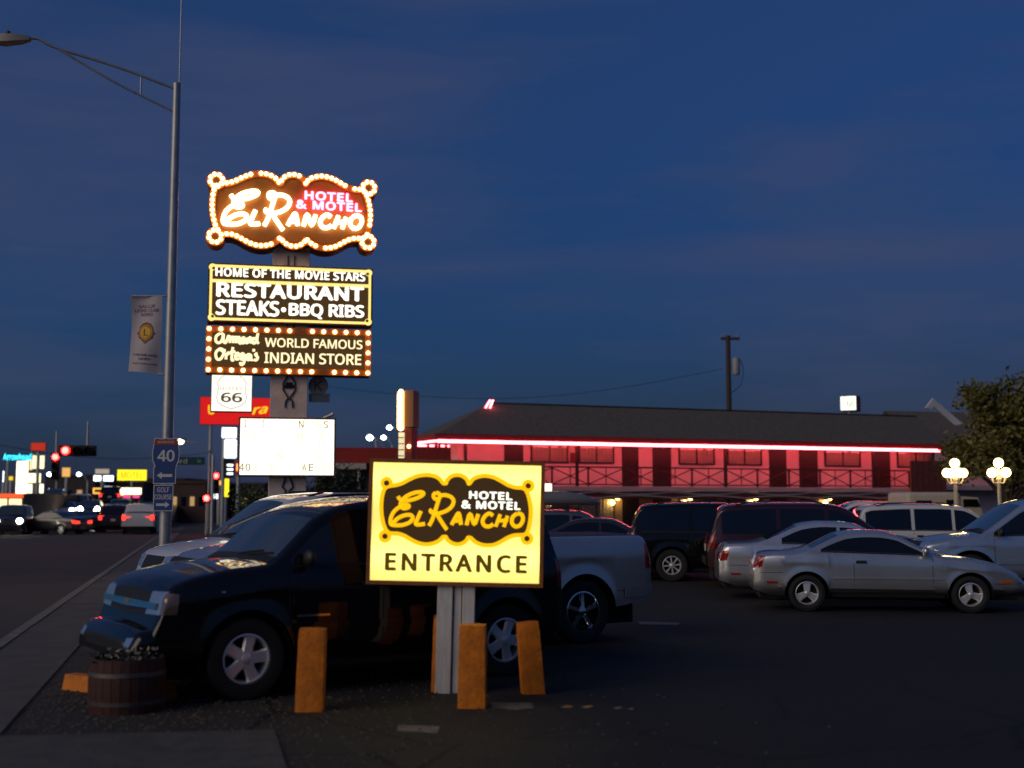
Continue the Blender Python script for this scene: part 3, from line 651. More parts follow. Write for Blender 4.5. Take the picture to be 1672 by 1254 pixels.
# ------------------------------------------------------------------ vehicles
def prof(pts, sm=.05):
    pts = sorted(pts); x = np.linspace(pts[0][0], pts[-1][0], 700); y = np.interp(x, [p[0] for p in pts], [p[1] for p in pts])
    k = max(1, int(sm / (x[1] - x[0]))); ker = np.ones(2 * k + 1) / (2 * k + 1)
    for _ in range(2): y = np.convolve(np.pad(y, k, mode='edge'), ker, 'valid')
    return lambda v: float(np.interp(v, x, y))
def paint(name, c, metal=0, rough=.35, coat=1.0): return mat(name, c, rough, metal, coat=coat, var=.06, vs=1.2)
tyre_m = mat('tyre_rubber', (.012, .012, .012), .8); alloy = mat('alloy_rim', (.72, .72, .71), .35, .45, var=.1); dark_in = mat('wheel_well_black', (.006, .006, .006), .9)
chrome = mat('chrome', (.75, .75, .75), .08, 1.0); trim = mat('black_trim', (.012, .012, .012), .55); glass_dk = mat('tinted_glass', (.006, .007, .008), .03, spec=.6, coat=.3)
glass_ws = mat('windscreen_glass', (.04, .06, .065), .03, spec=.8, coat=.5); lens_c = mat('headlamp_lens', (.75, .76, .78), .2, .8, coat=1); lens_r = mat('tail_lens', (.32, .012, .008), .15, coat=1); lens_o = mat('amber_lens', (.6, .14, .01), .2, coat=1)
plate_m = mat('number_plate', (.55, .5, .35), .5); seam_m = mat('panel_gap', (.004, .004, .004), .9)
hl_on = emit('headlamp_on', (1, .9, .72), 22); hl_blue = emit('headlamp_on_white', (.86, .9, 1), 22); tl_on = emit('tail_lamp_on', (1, .03, .015), 3); or_on = emit('turn_lamp_on', (1, .3, .02), 7)

RIMS = {}
def rim_mesh(style, r, m):
    key = (style, r, m.name)
    if key in RIMS: return RIMS[key]
    mb = MB(); Mx = Matrix.Rotation(math.pi / 2, 4, 'X')       # lathe axis -> y
    mb.lathe([(r * .86, -.10), (r * .93, -.085), (r, .0), (r * 1.0, .012), (r * .93, .016), (r * .9, -.01), (r * .86, -.10)], 32, Mx, False)
    mb.lathe([(r * .001, -.02), (r * .24, -.02), (r * .26, -.005), (r * .2, .012), (r * .1, .02), (r * .001, .021)], 20, Mx)
    n, w0, w1, rake = {'five': (5, .50, .60, .0), 'star': (5, .26, .30, .0), 'three': (3, .5, .9, .0), 'multi': (8, .15, .24, .0), 'split': (5, .0, .0, .0), 'seven': (7, .2, .2, 0)}[style]
    def spoke(a, w0, w1, off0=0, off1=0):
        ca, sa = math.cos(a), math.sin(a); v = []
        for rr, w, of in ((.16, w0, off0), (.55, (w0 + w1) / 2 * .86, (off0 + off1) / 2), (.95, w1, off1)):
            for s, y in ((-1, .0), (1, .0), (.7, .02), (-.7, .02)):
                lx, ly = rr * r, (of + s * w / 2) * r; y2 = y - (.012 if rr > .8 else 0) - (.01 if rr == .55 else 0) - .012
                v.append((lx * ca - ly * sa, -y2 if False else y2, lx * sa + ly * ca))
        f = [(0, 1, 2, 3), (8, 11, 10, 9)] + [(i * 4 + j, i * 4 + (j + 1) % 4, i * 4 + 4 + (j + 1) % 4, i * 4 + 4 + j) for i in range(2) for j in range(4)]
        mb.add([(x, -y, z) for x, y, z in v], f)
    for i in range(n):
        a = math.pi / 2 + 2 * math.pi * i / n
        if style == 'split':
            spoke(a, .09, .1, -.07, -.13); spoke(a, .09, .1, .07, .13)
        else: spoke(a, w0, w1)
    RIMS[key] = mb.mesh('rim', m, 35)
    return RIMS[key]
TYRES = {}
def tyre_mesh(r, w, ri):
    k = (r, w, ri)
    if k not in TYRES:
        mb = MB(); Mx = Matrix.Rotation(math.pi / 2, 4, 'X')
        mb.lathe([(ri, -w * .42), (ri + (r - ri) * .45, -w * .52), (r * .965, -w * .47), (r, -w * .36), (r, w * .36), (r * .965, w * .47), (ri + (r - ri) * .45, w * .52), (ri * 1.02, w * .43), (ri, w * .40), (ri, -w * .42)], 36, Mx, False)
        TYRES[k] = mb.mesh('tyre', tyre_m, 35)
    return TYRES[k]
DRUMS = {}
def drum_mesh(r):
    if r not in DRUMS: DRUMS[r] = MB().lathe([(.001, -.07), (r * .84, -.07), (r * .85, -.03), (r * .3, -.03), (r * .001, -.03)], 24, Matrix.Rotation(math.pi / 2, 4, 'X')).mesh('wheel', dark_in, 35)
    return DRUMS[r]

def stretch(S_, x0, f):
    m = lambda x: x if x < x0 else x0 + (x - x0) * f
    o = dict(S_)
    for k in ('top', 'bot', 'belt', 'plan'): o[k] = [(m(a), b) for a, b in S_[k]]
    for k in ('windows', 'seams'): o[k] = tuple(tuple(m(a) for a in w) for w in S_[k])
    o['handles'] = tuple((m(a), b) for a, b in S_['handles']); o['mirror'] = (m(S_['mirror'][0]), S_['mirror'][1]); o['ws'] = tuple(m(a) for a in S_['ws']); o['axles'] = tuple(m(a) for a in S_['axles'])
    o['patches'] = [(p[0], p[1], [(m(a), b) for a, b in p[2]], [(m(a), b) for a, b in p[3]], *p[4:]) if p[1] in 'ST' else p for p in S_['patches']]
    return o
def lit(S_, **k):
    o = dict(S_); o['patches'] = [(p[0], p[1], p[2], p[3], k.get(p[0], p[4]), *p[5:]) for p in S_['patches']]; return o
def vehicle(name, label, cat, S_, at_, group=None):
    """S_: shape sheet. at_: (x, y, heading, scale)"""
    x_, y_, hd_, sc_ = at_
    root = thing(name, label, cat, (x_, y_, 0), hd_, group, sc_)
    top = prof(S_['top'], S_.get('sm', .05)); bot = prof(S_['bot'], .06); belt = prof(S_['belt'], .1); plan = prof(S_['plan'], .05)
    xs0, xs1 = S_['top'][0][0], S_['top'][-1][0]
    Wd, tum = S_['w'], S_.get('tumble', .28); fa, ra = S_['axles']; rt = S_['tyre']; Ra = S_.get('arch', rt * 1.2); crown = S_.get('crown', .03); rc0 = S_.get('rc', .10)
    flare = S_.get('flare', .012)
    low = S_.get('low', False)
    xs = set(np.linspace(xs0, xs1, 26 if low else 52).round(4))
    for e in (0, .008, .02, .04, .065, .095, .13, .18, .24): xs.add(round(xs0 + e, 4)); xs.add(round(xs1 - e, 4))
    for c in (fa, ra):
        for t in range(0, 181, 18 if low else 9): xs.add(round(c + Ra * math.cos(R(t)), 4))
        xs.add(round(c + Ra + .004, 4)); xs.add(round(c - Ra - .004, 4))
    xs = sorted(x for x in xs if xs0 <= x <= xs1)
    nl, ng, nc, ntp = 9, 6, 6, 6
    rows = []
    for x in xs:
        zt = top(x); zb = bot(x); arch = None
        for c in (fa, ra):
            if abs(x - c) <= Ra + 1e-6: zb = max(zb, rt + math.sqrt(max(0, Ra * Ra - (x - c) ** 2)))
        w = Wd * plan(x); rc = min(rc0, max(.02, (zt - zb) * .45)); cr_ = min(crown, (zt - zb) * .2); zs = zt - rc - cr_; bz = belt(x); z1 = min(bz, zs); z1 = max(z1, zb + .01); zs = max(zs, z1)
        zl = bot(x)
        def side(z):
            t = (z - .35) / max(.2, (bz - .35)); y = w * (1 - .035 * (t - .62) ** 2 * (1.4 if t > .62 else 1.0)) - .02 * max(0, (t - .86) / .14) ** 2
            y -= .05 * max(0, (.14 - t) / .14) ** 2 if t < .14 else 0
            y += S_.get('crease', .008) * math.exp(-((z - (bz - S_.get('crease_z', .12))) / .03) ** 2)
            for c in (fa, ra):
                dd = math.hypot(x - c, z - rt) - Ra
                y += flare * math.exp(-(dd / .07) ** 2)
            if z > bz: y = w * (1 - .035 * .38 ** 2 * 1.4) - .02 - tum * (z - bz) - .018 * min(1, (z - bz) / .05)
            return y
        row = []
        for i in range(nl): z = zb + (z1 - zb) * i / (nl - 1); row.append((side(z), z))
        for i in range(1, ng + 1): z = z1 + (zs - z1) * i / ng; row.append((side(z), z))
        yS = row[-1][0]; k = min(rc * 1.25, yS * .5)
        for i in range(1, nc + 1): a = math.pi / 2 * i / nc; row.append((yS - k + k * math.cos(a), zs + rc * math.sin(a)))
        ye = row[-1][0]
        for i in range(1, ntp + 1): y = ye * (1 - i / ntp); row.append((y, zs + rc + cr_ * (1 - (y / ye) ** 2)))
        rows.append((x, row))
    bm = bmesh.new(); grid = []
    for x, row in rows:
        L_ = [bm.verts.new((x, y, z)) for y, z in row]; Rr = [bm.verts.new((x, -y, z)) for y, z in row[:-1]]
        grid.append(L_ + Rr[::-1])
    m_ = len(grid[0])
    for i in range(len(grid) - 1):
        for j in range(m_ - 1):
            bm.faces.new((grid[i][j], grid[i][j + 1], grid[i + 1][j + 1], grid[i + 1][j]))
    bm.faces.new(grid[0]); bm.faces.new(grid[-1][::-1])
    bmesh.ops.remove_doubles(bm, verts=bm.verts, dist=.0006)
    bmesh.ops.recalc_face_normals(bm, faces=bm.faces)
    bvh = BVHTree.FromBMesh(bm)
    me = bpy.data.meshes.new('body'); bm.to_mesh(me); bm.free(); me.materials.append(S_['paint'])
    me.polygons.foreach_set('use_smooth', [True] * len(me.polygons)); me.set_sharp_from_angle(angle=R(38))
    body = link('body', me, root)
    AX = {'L': lambda a, b: (Vector((a, 3, b)), Vector((0, -1, 0))), 'R': lambda a, b: (Vector((a, -3, b)), Vector((0, 1, 0))), 'F': lambda a, b: (Vector((6, a, b)), Vector((-1, 0, 0))),
          'B': lambda a, b: (Vector((-6, a, b)), Vector((1, 0, 0))), 'T': lambda a, b: (Vector((a, b, 4)), Vector((0, 0, -1)))}
    def cast(ax, a, b, off):
        o, dv = AX[ax](a, b); h = bvh.ray_cast(o, dv)
        if h[0] is None: h = bvh.find_nearest(o + dv * (3 - Wd * .97 if ax in 'LR' else 6 - abs(xs1 if ax == 'F' else xs0) if ax in 'FB' else 3))
        n = h[1]
        if n.dot(dv) > 0: n = -n
        n = (n * .6 - dv * .8).normalized()
        return h[0] + n * off
    def patch(nm, ax, lo, hi, m, off=.005, nx=10, nz=6, parent=body, depth=.014):
        lo_ = np.array(lo, float); hi_ = np.array(hi, float)
        def samp(P, t):
            s = t * (len(P) - 1); i = min(int(s), len(P) - 2); return P[i] + (P[i + 1] - P[i]) * (s - i)
        v = []
        for j in range(nz + 1):
            for i in range(nx + 1):
                p = samp(lo_, i / nx) * (1 - j / nz) + samp(hi_, i / nx) * (j / nz); v.append(cast(ax, p[0], p[1], off))
        f = [(j * (nx + 1) + i, j * (nx + 1) + i + 1, (j + 1) * (nx + 1) + i + 1, (j + 1) * (nx + 1) + i) for j in range(nz) for i in range(nx)]
        ring = [i for i in range(nx + 1)] + [j * (nx + 1) + nx for j in range(1, nz + 1)] + [nz * (nx + 1) + i for i in range(nx - 1, -1, -1)] + [j * (nx + 1) for j in range(nz - 1, 0, -1)]
        dv = AX[ax](0, 0)[1]; o_ = len(v); v += [v[i] + dv * depth for i in ring]; k = len(ring)
        f += [(ring[i], ring[(i + 1) % k], o_ + (i + 1) % k, o_ + i) for i in range(k)]
        return MB().add(v, f).obj(nm, m, parent, 40)
    def win(nm, x0, x1, m, lowz=.05, topz=.0, cut0=0, cut1=0):
        xs_ = np.linspace(x0, x1, 9); lo = [(x, belt(x) + lowz) for x in xs_]; hi = []
        for i, x in enumerate(xs_):
            zz = min(top(x) - crown - rc0 - .012 - topz, 9); hi.append((x, max(zz, belt(x) + lowz + .012)))
        for ax in 'LR': patch(nm, ax, lo, hi, m, .004, 12, 6)
    for w_ in S_['windows']: win('side_window', w_[0], w_[1], S_.get('glass', glass_dk))
    def half(x, z_off=0): return Wd * plan(x) - tum * max(0, top(x) - belt(x)) - S_.get('ws_in', .13)
    if 'ws' in S_:
        a, b = S_['ws']; patch('windscreen', 'T', [(a, -half(a)), (a + .03, 0), (a, half(a))], [(b, -half(b)), (b, 0), (b, half(b))], S_.get('ws_mat', glass_ws), .004, 14, 8)
        patch('cowl', 'T', [(a + .09, -half(a) - .02), (a + .11, 0), (a + .09, half(a) + .02)], [(a + .015, -half(a) - .02), (a + .04, 0), (a + .015, half(a) + .02)], trim, .006, 10, 2)
        for s in (-1, 1):
            p0 = cast('T', a + .05, s * .12 + .1, .012); p1 = cast('T', a - .02, s * .12 + .1 + .45, .014)
            MB().tube([tuple(p0), tuple((p0 + p1) / 2 + Vector((0, 0, .004))), tuple(p1)], .008, 5).obj('wiper', trim, body)
    if 'rw' in S_:
        a, b = S_['rw']; patch('rear_window', 'T', [(a, -half(a)), (a, half(a))], [(b, -half(b)), (b, half(b))], glass_dk, .004, 12, 6)
    for p in S_.get('patches', ()):
        nm, ax, lo, hi, m = p[:5]; off = p[5] if len(p) > 5 else .006
        if ax == 'S':
            for a in 'LR': patch(nm, a, lo, hi, m, off)
        elif ax in ('F2', 'B2'):
            for s in (1, -1): patch(nm, ax[0], [(a * s, b) for a, b in lo], [(a * s, b) for a, b in hi], m, off)
        else: patch(nm, ax, lo, hi, m, off)
    if not low:
        for xd in S_.get('seams', ()):
            zz0 = bot(xd[0]) + .05
            for c in (fa, ra):
                if abs(xd[0] - c) < Ra + .02: zz0 = rt + math.sqrt(max(0, (Ra + .02) ** 2 - (xd[0] - c) ** 2))
            lo = [(xd[0] - .004, zz0), (xd[0] + .004, zz0)]; hi = [(xd[1] - .004, belt(xd[1]) + .03), (xd[1] + .004, belt(xd[1]) + .03)]
            for ax in 'LR': patch('door_gap', ax, lo, hi, seam_m, .0015, 1, 8)
        for c, s_, e in ((fa, 1, xs1), (ra, -1, xs0)):          # bumper joints
            a_, b_ = c + s_ * (Ra + .03), e - s_ * .1; zj = min(.62, top(e) - .06) + .02
            for ax in 'LR': patch('bumper_gap', ax, [(a_, zj), (b_, zj)], [(a_, zj + .008), (b_, zj + .008)], seam_m, .0015, 8, 1)
        for ax in 'LR':
            x0_, x1_ = S_['windows'][-1][0], S_['windows'][0][1]; patch('window_trim', ax, [(x, belt(x) + .028) for x in np.linspace(x0_, x1_, 6)], [(x, belt(x) + .045) for x in np.linspace(x0_, x1_, 6)], S_.get('trim_mat', trim), .008, 12, 1)
        for xh, zh in S_.get('handles', ()):
            for ax in 'LR':
                h = patch('door_handle', ax, [(xh - .1, zh - .022), (xh + .08, zh - .022)], [(xh - .09, zh + .022), (xh + .07, zh + .022)], S_.get('handle_mat', trim), .022, 6, 2)
        if 'mirror' in S_:
            xm, zm = S_['mirror']
            for s, ax in ((1, 'L'), (-1, 'R')):
                p = cast(ax, xm, zm, 0)
                MB().ball((p.x, p.y + s * .11, p.z + .05), .1, 12, 8, (.55, 1.0, .8)).obj('mirror', S_.get('mirror_mat', trim), body, 60)
                MB().tube([tuple(p - Vector((0, s * .02, 0))), (p.x, p.y + s * .08, p.z + .03)], .025, 6).obj('mirror_arm', trim, body)
        if 'rails' in S_:
            a, b = S_['rails']
            for s in (-1, 1):
                pts = [cast('T', x, s * (half(x) + .03), .0) for x in np.linspace(a, b, 8)]
                MB().tube([tuple(p + Vector((0, 0, .055 if 0 < i < 7 else .0))) for i, p in enumerate(pts)], .018, 6).obj('roof_rail', S_.get('rail_mat', trim), body, 50)
    # dark underside and wheel wells
    ub = MB().box(xs0 + .12, xs1 - .15, -Wd + .3, Wd - .3, .2, .62); ub.box(ra + Ra + .03, fa - Ra - .03, -Wd + .12, Wd - .12, .24, .6)
    for c in (fa, ra):
        for s in (-1, 1):
            t = [(c + Ra * .995 * math.cos(R(q)), rt + Ra * .995 * math.sin(R(q))) for q in range(-10, 191, 10)]; y0, y1 = s * (Wd - .05), s * (Wd - .34)
            n_ = len(t); ub.add([(x, y0, z) for x, z in t] + [(x, y1, z) for x, z in t], [(i, i + 1, n_ + i + 1, n_ + i) for i in range(n_ - 1)] + [tuple(range(n_, 2 * n_))])
    ub.obj('underbody', dark_in, root, kind='stuff')
    ri = S_['rim']; tw = S_.get('tyre_w', .22)
    for c in (fa, ra):
        for s in (1, -1):
            wl = link('wheel', drum_mesh(ri), root, (c, s * (Wd - S_.get('inset', .11) - .02), rt)); wl.rotation_euler = (0, random.uniform(0, 6), 0 if s < 0 else math.pi)
            link('tyre', tyre_mesh(rt, tw, ri), wl)
            if not low: link('rim', rim_mesh(S_['style'], ri, S_.get('rim_mat', alloy)), wl, (0, -tw * .34, 0))
            else: link('rim', rim_mesh('five', ri, alloy), wl, (0, -tw * .34, 0))
    root['_b'] = 0
    del root['_b']
    return root, patch, cast, body

PLAN = [(-2.6, .80), (-2.45, .9), (-2.2, .97), (-1.5, 1.0), (1.2, 1.0), (1.9, .97), (2.2, .9), (2.35, .8), (2.45, .74)]
def plan_for(x0, x1, f0=.84, f1=.76, r0=.45, r1=.6): return [(x0, f0), (x0 + r0 * .25, f0 + (1 - f0) * .55), (x0 + r0, .985), (x0 + r0 * 2, 1), (x1 - r1 * 2, 1), (x1 - r1, .975), (x1 - r1 * .3, f1 + (1 - f1) * .5), (x1, f1)]

black_p = mat('black_paint', (.004, .004, .0045), .5, coat=1.0, spec=.05)
blazer = dict(paint=black_p, w=.95, axles=(1.435, -1.435), tyre=.375, arch=.45, rim=.232, style='five', tumble=.24, crown=.035, rc=.10, flare=.02, crease=.012, crease_z=.16,
    sm=.03, top=[(-2.24,.72),(-2.22,1.04),(-2.18,1.14),(-2.06,1.70),(-1.94,1.80),(-1.4,1.87),(-.6,1.89),(.1,1.87),(.42,1.82),(.6,1.75),(.72,1.68),(1.12,1.32),(1.2,1.27),(1.6,1.235),(1.95,1.16),(2.14,1.08),(2.2,1.0),(2.22,.74),(2.25,.715),(2.34,.705),(2.40,.68),(2.43,.60),(2.44,.50)],
    bot=[(-2.24,.5),(-2.15,.4),(-1.0,.33),(1.0,.33),(2.2,.34),(2.44,.42)], belt=[(-2.5,1.2),(0,1.18),(1.2,1.17),(1.9,1.08),(2.44,1.0)], plan=plan_for(-2.24, 2.44, .86, .88, .4, .45),
    windows=((.08, 1.0), (-.95, .0), (-1.96, -1.03)), ws=(1.11, .70), seams=((1.02, 1.05), (.04, .04), (-.98, -.99)), handles=((.2, 1.03), (-.82, 1.03)), mirror=(.86, 1.24), rails=(-2.0, .1),
    patches=[('grille', 'F', [(-.52, .80), (0, .78), (.52, .80)], [(-.55, .99), (0, 1.02), (.55, .99)], trim, .006), ('grille_bar', 'F', [(-.80, .855), (0, .84), (.80, .855)], [(-.80, .905), (0, .91), (.80, .905)], chrome, .035),
        ('headlamp', 'F2', [(.54, .80), (.88, .81)], [(.56, 1.0), (.86, 1.01)], lens_c, .012),
        ('corner_lamp', 'S', [(2.08, .81), (2.21, .81)], [(2.06, .99), (2.17, 1.0)], mat('corner_lens', (.25, .16, .12), .15, .3, coat=1), .008), ('air_dam', 'F', [(-.6, .47), (.6, .47)], [(-.6, .58), (.6, .58)], trim, .004),
        ('fog_lamp', 'F2', [(.64, .52), (.78, .53)], [(.64, .60), (.78, .61)], lens_c, .01),
        ('tail_lamp', 'S', [(-2.22, .92), (-2.12, .92)], [(-2.19, 1.2), (-2.09, 1.2)], lens_r, .008), ('tail_lamp', 'B2', [(.68, .92), (.84, .92)], [(.68, 1.2), (.80, 1.2)], lens_r, .01),
        ('rear_window', 'B', [(-.66, 1.25), (.66, 1.25)], [(-.6, 1.74), (.6, 1.74)], glass_dk, .005), ('side_moulding', 'S', [(-.98, .60), (1.0, .60)], [(-.98, .68), (1.0, .68)], black_p, .015), ('badge', 'S', [(.62, .735), (.96, .735)], [(.62, .755), (.96, .755)], chrome, .008),
        ('marker_lamp', 'S', [(1.66, .99), (1.69, .99)], [(1.66, 1.0), (1.69, 1.0)], lens_c, .01), ('emblem', 'F', [(-.07, .866), (.07, .866)], [(-.07, .9), (.07, .9)], mat('emblem_gold', (.6, .4, .1), .3, .8), .042)])
suv1, pa, ca, bo = vehicle('suv', 'black SUV with five-spoke alloy wheels parked behind the entrance sign', 'car', stretch(blazer, 1.5, 1.05), (-1.809, 13.559, -2.5494, 1.0263))

def pickup_shape(p, rim='star', style_m=chrome):
    return dict(paint=p, w=.98, axles=(1.72, -1.68), tyre=.40, arch=.475, rim=.255, style=rim, rim_mat=style_m, tumble=.2, crown=.03, rc=.10, flare=.025, crease=.01, crease_z=.15,
    top=[(-2.78,.70),(-2.76,1.33),(-2.7,1.37),(-.85,1.37),(-.80,1.38),(-.74,1.86),(-.6,1.92),(.3,1.94),(.55,1.9),(.7,1.83),(1.38,1.37),(1.48,1.33),(2.2,1.27),(2.45,1.2),(2.53,1.08),(2.6,.80),(2.68,.74),(2.7,.62)],
    bot=[(-2.78,.55),(-2.3,.45),(-1,.4),(1,.4),(2.4,.42),(2.7,.5)], belt=[(-2.8,1.25),(-.8,1.22),(1.4,1.2),(2.7,1.05)], plan=plan_for(-2.78, 2.7, .93, .88, .2, .45), windows=((.2, 1.25), (-.66, .12)), ws=(1.36, .7),
    seams=((1.2, 1.22), (.16, .16), (-.78, -.78)), handles=((.32, 1.1), (-.5, 1.1)), mirror=(1.1, 1.24), mirror_mat=p,
    patches=[('grille', 'F', [(-.5, .80), (.5, .80)], [(-.5, 1.02), (.5, 1.02)], chrome, .01), ('grille_slot', 'F', [(-.44, .83), (.44, .83)], [(-.44, .87), (.44, .87)], trim, .018), ('grille_slot', 'F', [(-.44, .92), (.44, .92)], [(-.44, .96), (.44, .96)], trim, .018),
        ('headlamp', 'F2', [(.54, .82), (.86, .84)], [(.54, 1.04), (.82, 1.06)], lens_c, .01), ('turn_lamp', 'S', [(2.38, .9), (2.52, .9)], [(2.36, 1.03), (2.48, 1.04)], lens_o, .008), ('bumper', 'F', [(-.86, .6), (0, .58), (.86, .6)], [(-.86, .72), (0, .73), (.86, .72)], chrome, .04),
        ('hood_guard', 'F', [(-.8, 1.06), (.8, 1.06)], [(-.78, 1.13), (.78, 1.13)], trim, .03), ('tail_lamp', 'S', [(-2.77, .92), (-2.66, .92)], [(-2.76, 1.24), (-2.66, 1.24)], lens_r, .008), ('tail_lamp', 'B2', [(.74, .92), (.89, .92)], [(.74, 1.22), (.89, 1.22)], lens_r, .008), ('bed_floor', 'T', [(-2.66, -.78), (-.9, -.78)], [(-2.66, .78), (-.9, .78)], trim, .004),
        ('rear_bumper', 'S', [(-2.9, .56), (-2.3, .56)], [(-2.9, .70), (-2.3, .70)], p, .03), ('rocker', 'S', [(-1.15, .42), (1.2, .42)], [(-1.15, .5), (1.2, .5)], trim, .01), ('emblem', 'F', [(-.06, .86), (.06, .86)], [(-.06, .93), (.06, .93)], chrome, .026)])
vehicle('pickup', 'champagne pickup with dark hood guard and chrome wheels parked beyond the near black SUV', 'pickup', stretch(pickup_shape(paint('champagne', (.6, .55, .5), .8, .28)), -.8, 1.17), (-1.07, 16.66, -2.585, 1.05))

def suv_shape(p, style='multi', h=1.88, low=False, rm=alloy, rear=-2.5):
    k = h / 1.88
    return dict(paint=p, low=low, w=.97, axles=(1.47, -1.47), tyre=.38, arch=.455, rim=.225, style=style, rim_mat=rm, tumble=.22, crown=.035, rc=.10, flare=.015,
    top=[(rear-.02,.75),(rear,1.05*k),(rear+.05,1.14*k),(rear+.24,1.76*k),(rear+.42,1.84*k),(-1.2,1.88*k),(-.2,1.88*k),(.3,1.84*k),(.5,1.76*k),(1.2,1.24*k),(1.3,1.19*k),(1.8,1.14*k),(2.15,1.06*k),(2.28,.98),(2.34,.76),(2.4,.72),(2.42,.58)],
    bot=[(rear-.02,.5),(rear+.2,.4),(-1,.33),(1,.33),(2.2,.34),(2.42,.44)], belt=[(rear-.02,1.14*k),(0,1.12*k),(1.3,1.1*k),(2.4,1.0)], plan=plan_for(rear-.02, 2.42, .88, .8, .35, .6), windows=((.08, 1.05), (-.95, .0), (rear+.3, -1.04)), ws=(1.18, .5),
    seams=((1.05, 1.06), (.04, .04), (-.98, -.99)), handles=((.2, 1.0), (-.82, 1.0)), mirror=(.95, 1.16*k), rails=(-1.9, .1),
    patches=[('grille', 'F', [(-.5, .78), (.5, .78)], [(-.5, .98), (.5, .98)], trim, .006), ('headlamp', 'F2', [(.54, .8), (.83, .82)], [(.56, .98), (.8, 1.0)], lens_c, .01), ('tail_lamp', 'S', [(rear+.02, .88), (rear+.13, .88)], [(rear+.06, 1.16), (rear+.17, 1.16)], lens_r, .008),
        ('tail_lamp', 'B2', [(.7, .88), (.86, .88)], [(.7, 1.16), (.82, 1.16)], lens_r, .01), ('rear_window', 'B', [(-.68, 1.22*k), (.68, 1.22*k)], [(-.6, 1.7*k), (.6, 1.7*k)], glass_dk, .005), ('side_moulding', 'S', [(-.98, .58), (1.0, .58)], [(-.98, .66), (1.0, .66)], p, .015),
        ('rear_bumper', 'B', [(-.84, .52), (.84, .52)], [(-.84, .68), (.84, .68)], trim, .04), ('number_plate', 'B', [(-.15, .8), (.15, .8)], [(-.15, .95), (.15, .95)], plate_m, .012)])
def sedan_shape(p, coupe=False, style='split', low=False, rm=alloy):
    if coupe: top = [(-2.2,.62),(-2.19,.86),(-2.1,.965),(-1.9,1.0),(-1.5,1.01),(-1.3,1.05),(-.75,1.31),(-.45,1.36),(-.05,1.355),(.15,1.325),(.78,.985),(.92,.945),(1.4,.90),(1.85,.80),(2.08,.68),(2.22,.56),(2.28,.48)]
    else: top = [(-2.4,.62),(-2.39,.95),(-2.3,1.06),(-2.1,1.08),(-1.75,1.09),(-1.55,1.13),(-.85,1.44),(-.5,1.49),(0,1.48),(.25,1.44),(.95,1.06),(1.1,1.02),(1.7,.96),(2.1,.84),(2.28,.72),(2.36,.56),(2.4,.5)]
    b = .96 if coupe else 1.02
    return dict(paint=p, low=low, w=.87 if coupe else .91, axles=(1.32, -1.32) if coupe else (1.385, -1.385), tyre=.305 if coupe else .33, arch=.365 if coupe else .395, rim=.195 if coupe else .225, style=style, rim_mat=rm, tumble=.42, crown=.03, rc=.08, flare=.012, crease=.012, crease_z=.14, sm=.07,
    top=top, bot=[(top[0][0], .36), (top[0][0] + .3, .24), (-1, .2), (1, .2), (1.9, .2), (top[-1][0], .3)], belt=[(top[0][0], b + .0), (-1, b), (.9, b - .06), (2.4, b - .2)], plan=plan_for(top[0][0], top[-1][0], .82, .68, .5, .7),
    windows=((-1.08, .62),) if coupe else ((-.12, .82), (-1.22, -.18)), ws=(.80, .2) if coupe else (.98, .32), rw=(-1.24, -.78) if coupe else (-1.5, -.92), ws_in=.1, seams=((.72, .72), (-.55, -.55)) if coupe else ((.84, .84), (-.14, -.14), (-1.08, -1.02)), handles=((-.42, .83),) if coupe else ((.0, .92), (-.98, .92)),
    mirror=(.6, b), mirror_mat=p,
    patches=[('headlamp', 'F2', [(.4, .58), (.68, .6)], [(.4, .68), (.62, .7)], lens_c, .008), ('marker_lamp', 'S', [(1.8, .485), (2.0, .485)], [(1.8, .535), (2.0, .535)], lens_o, .006), ('tail_lamp', 'S', [(top[0][0] + .02, .72), (top[0][0] + .14, .74)], [(top[0][0] + .06, .92), (top[0][0] + .2, .92)], lens_r, .006),
        ('tail_lamp', 'B2', [(.35, .72), (.78, .72)], [(.35, .88), (.74, .88)], lens_r, .008), ('side_moulding', 'S', [(-.9, .545), (.9, .545)], [(-.9, .57), (.9, .57)], p, .012), ('air_dam', 'F', [(-.5, .3), (.5, .3)], [(-.5, .42), (.5, .42)], trim, .004), ('rear_marker', 'S', [(top[0][0] + .22, .46), (top[0][0] + .4, .46)], [(top[0][0] + .22, .5), (top[0][0] + .4, .5)], lens_r, .006)])
silver = paint('silver_paint', (.6, .6, .6), .75, .3)
vehicle('coupe', 'silver two-door coupe with three-spoke wheels, nearest in the right-hand row', 'car', sedan_shape(silver, True, 'three'), (6.537, 22.306, -0.1336, 1.0269))
vehicle('sedan', 'pale silver sedan with split-spoke wheels just behind the two-door coupe', 'car', sedan_shape(paint('pale_silver', (.7, .71, .74), .7, .28), False, 'split'), (6.55, 25.0, -.10, 1.02))
vehicle('suv', 'dark red SUV in the row, behind the pale silver sedan', 'car', suv_shape(paint('dark_red', (.04, .004, .006), .2, .3), 'five'), (6.85, 27.9, -.10, 1.0))
vehicle('suv', 'black SUV with multi-spoke wheels between the pickup and the dark red SUV', 'car', suv_shape(mat('black_paint_b', (.005, .005, .006), .5, coat=1.0, spec=.05), 'multi'), (5.35, 30.7, -.08, 1.0))
vehicle('sedan', 'dark sedan with bright window trim beyond the pickup bed', 'car', dict(sedan_shape(paint('graphite', (.03, .032, .036), .4, .3), False, 'split'), handle_mat=chrome, trim_mat=chrome), (2.5, 32.9, -.12, 1.0))
wag, wpatch, wcast, wbody = vehicle('station_wagon', 'grey wagon with a roof box, just in front of the motel', 'car', suv_shape(paint('grey_blue', (.1, .11, .13), .5, .3), 'seven', 1.68), (1.7, 36.0, -.1, 1.0))
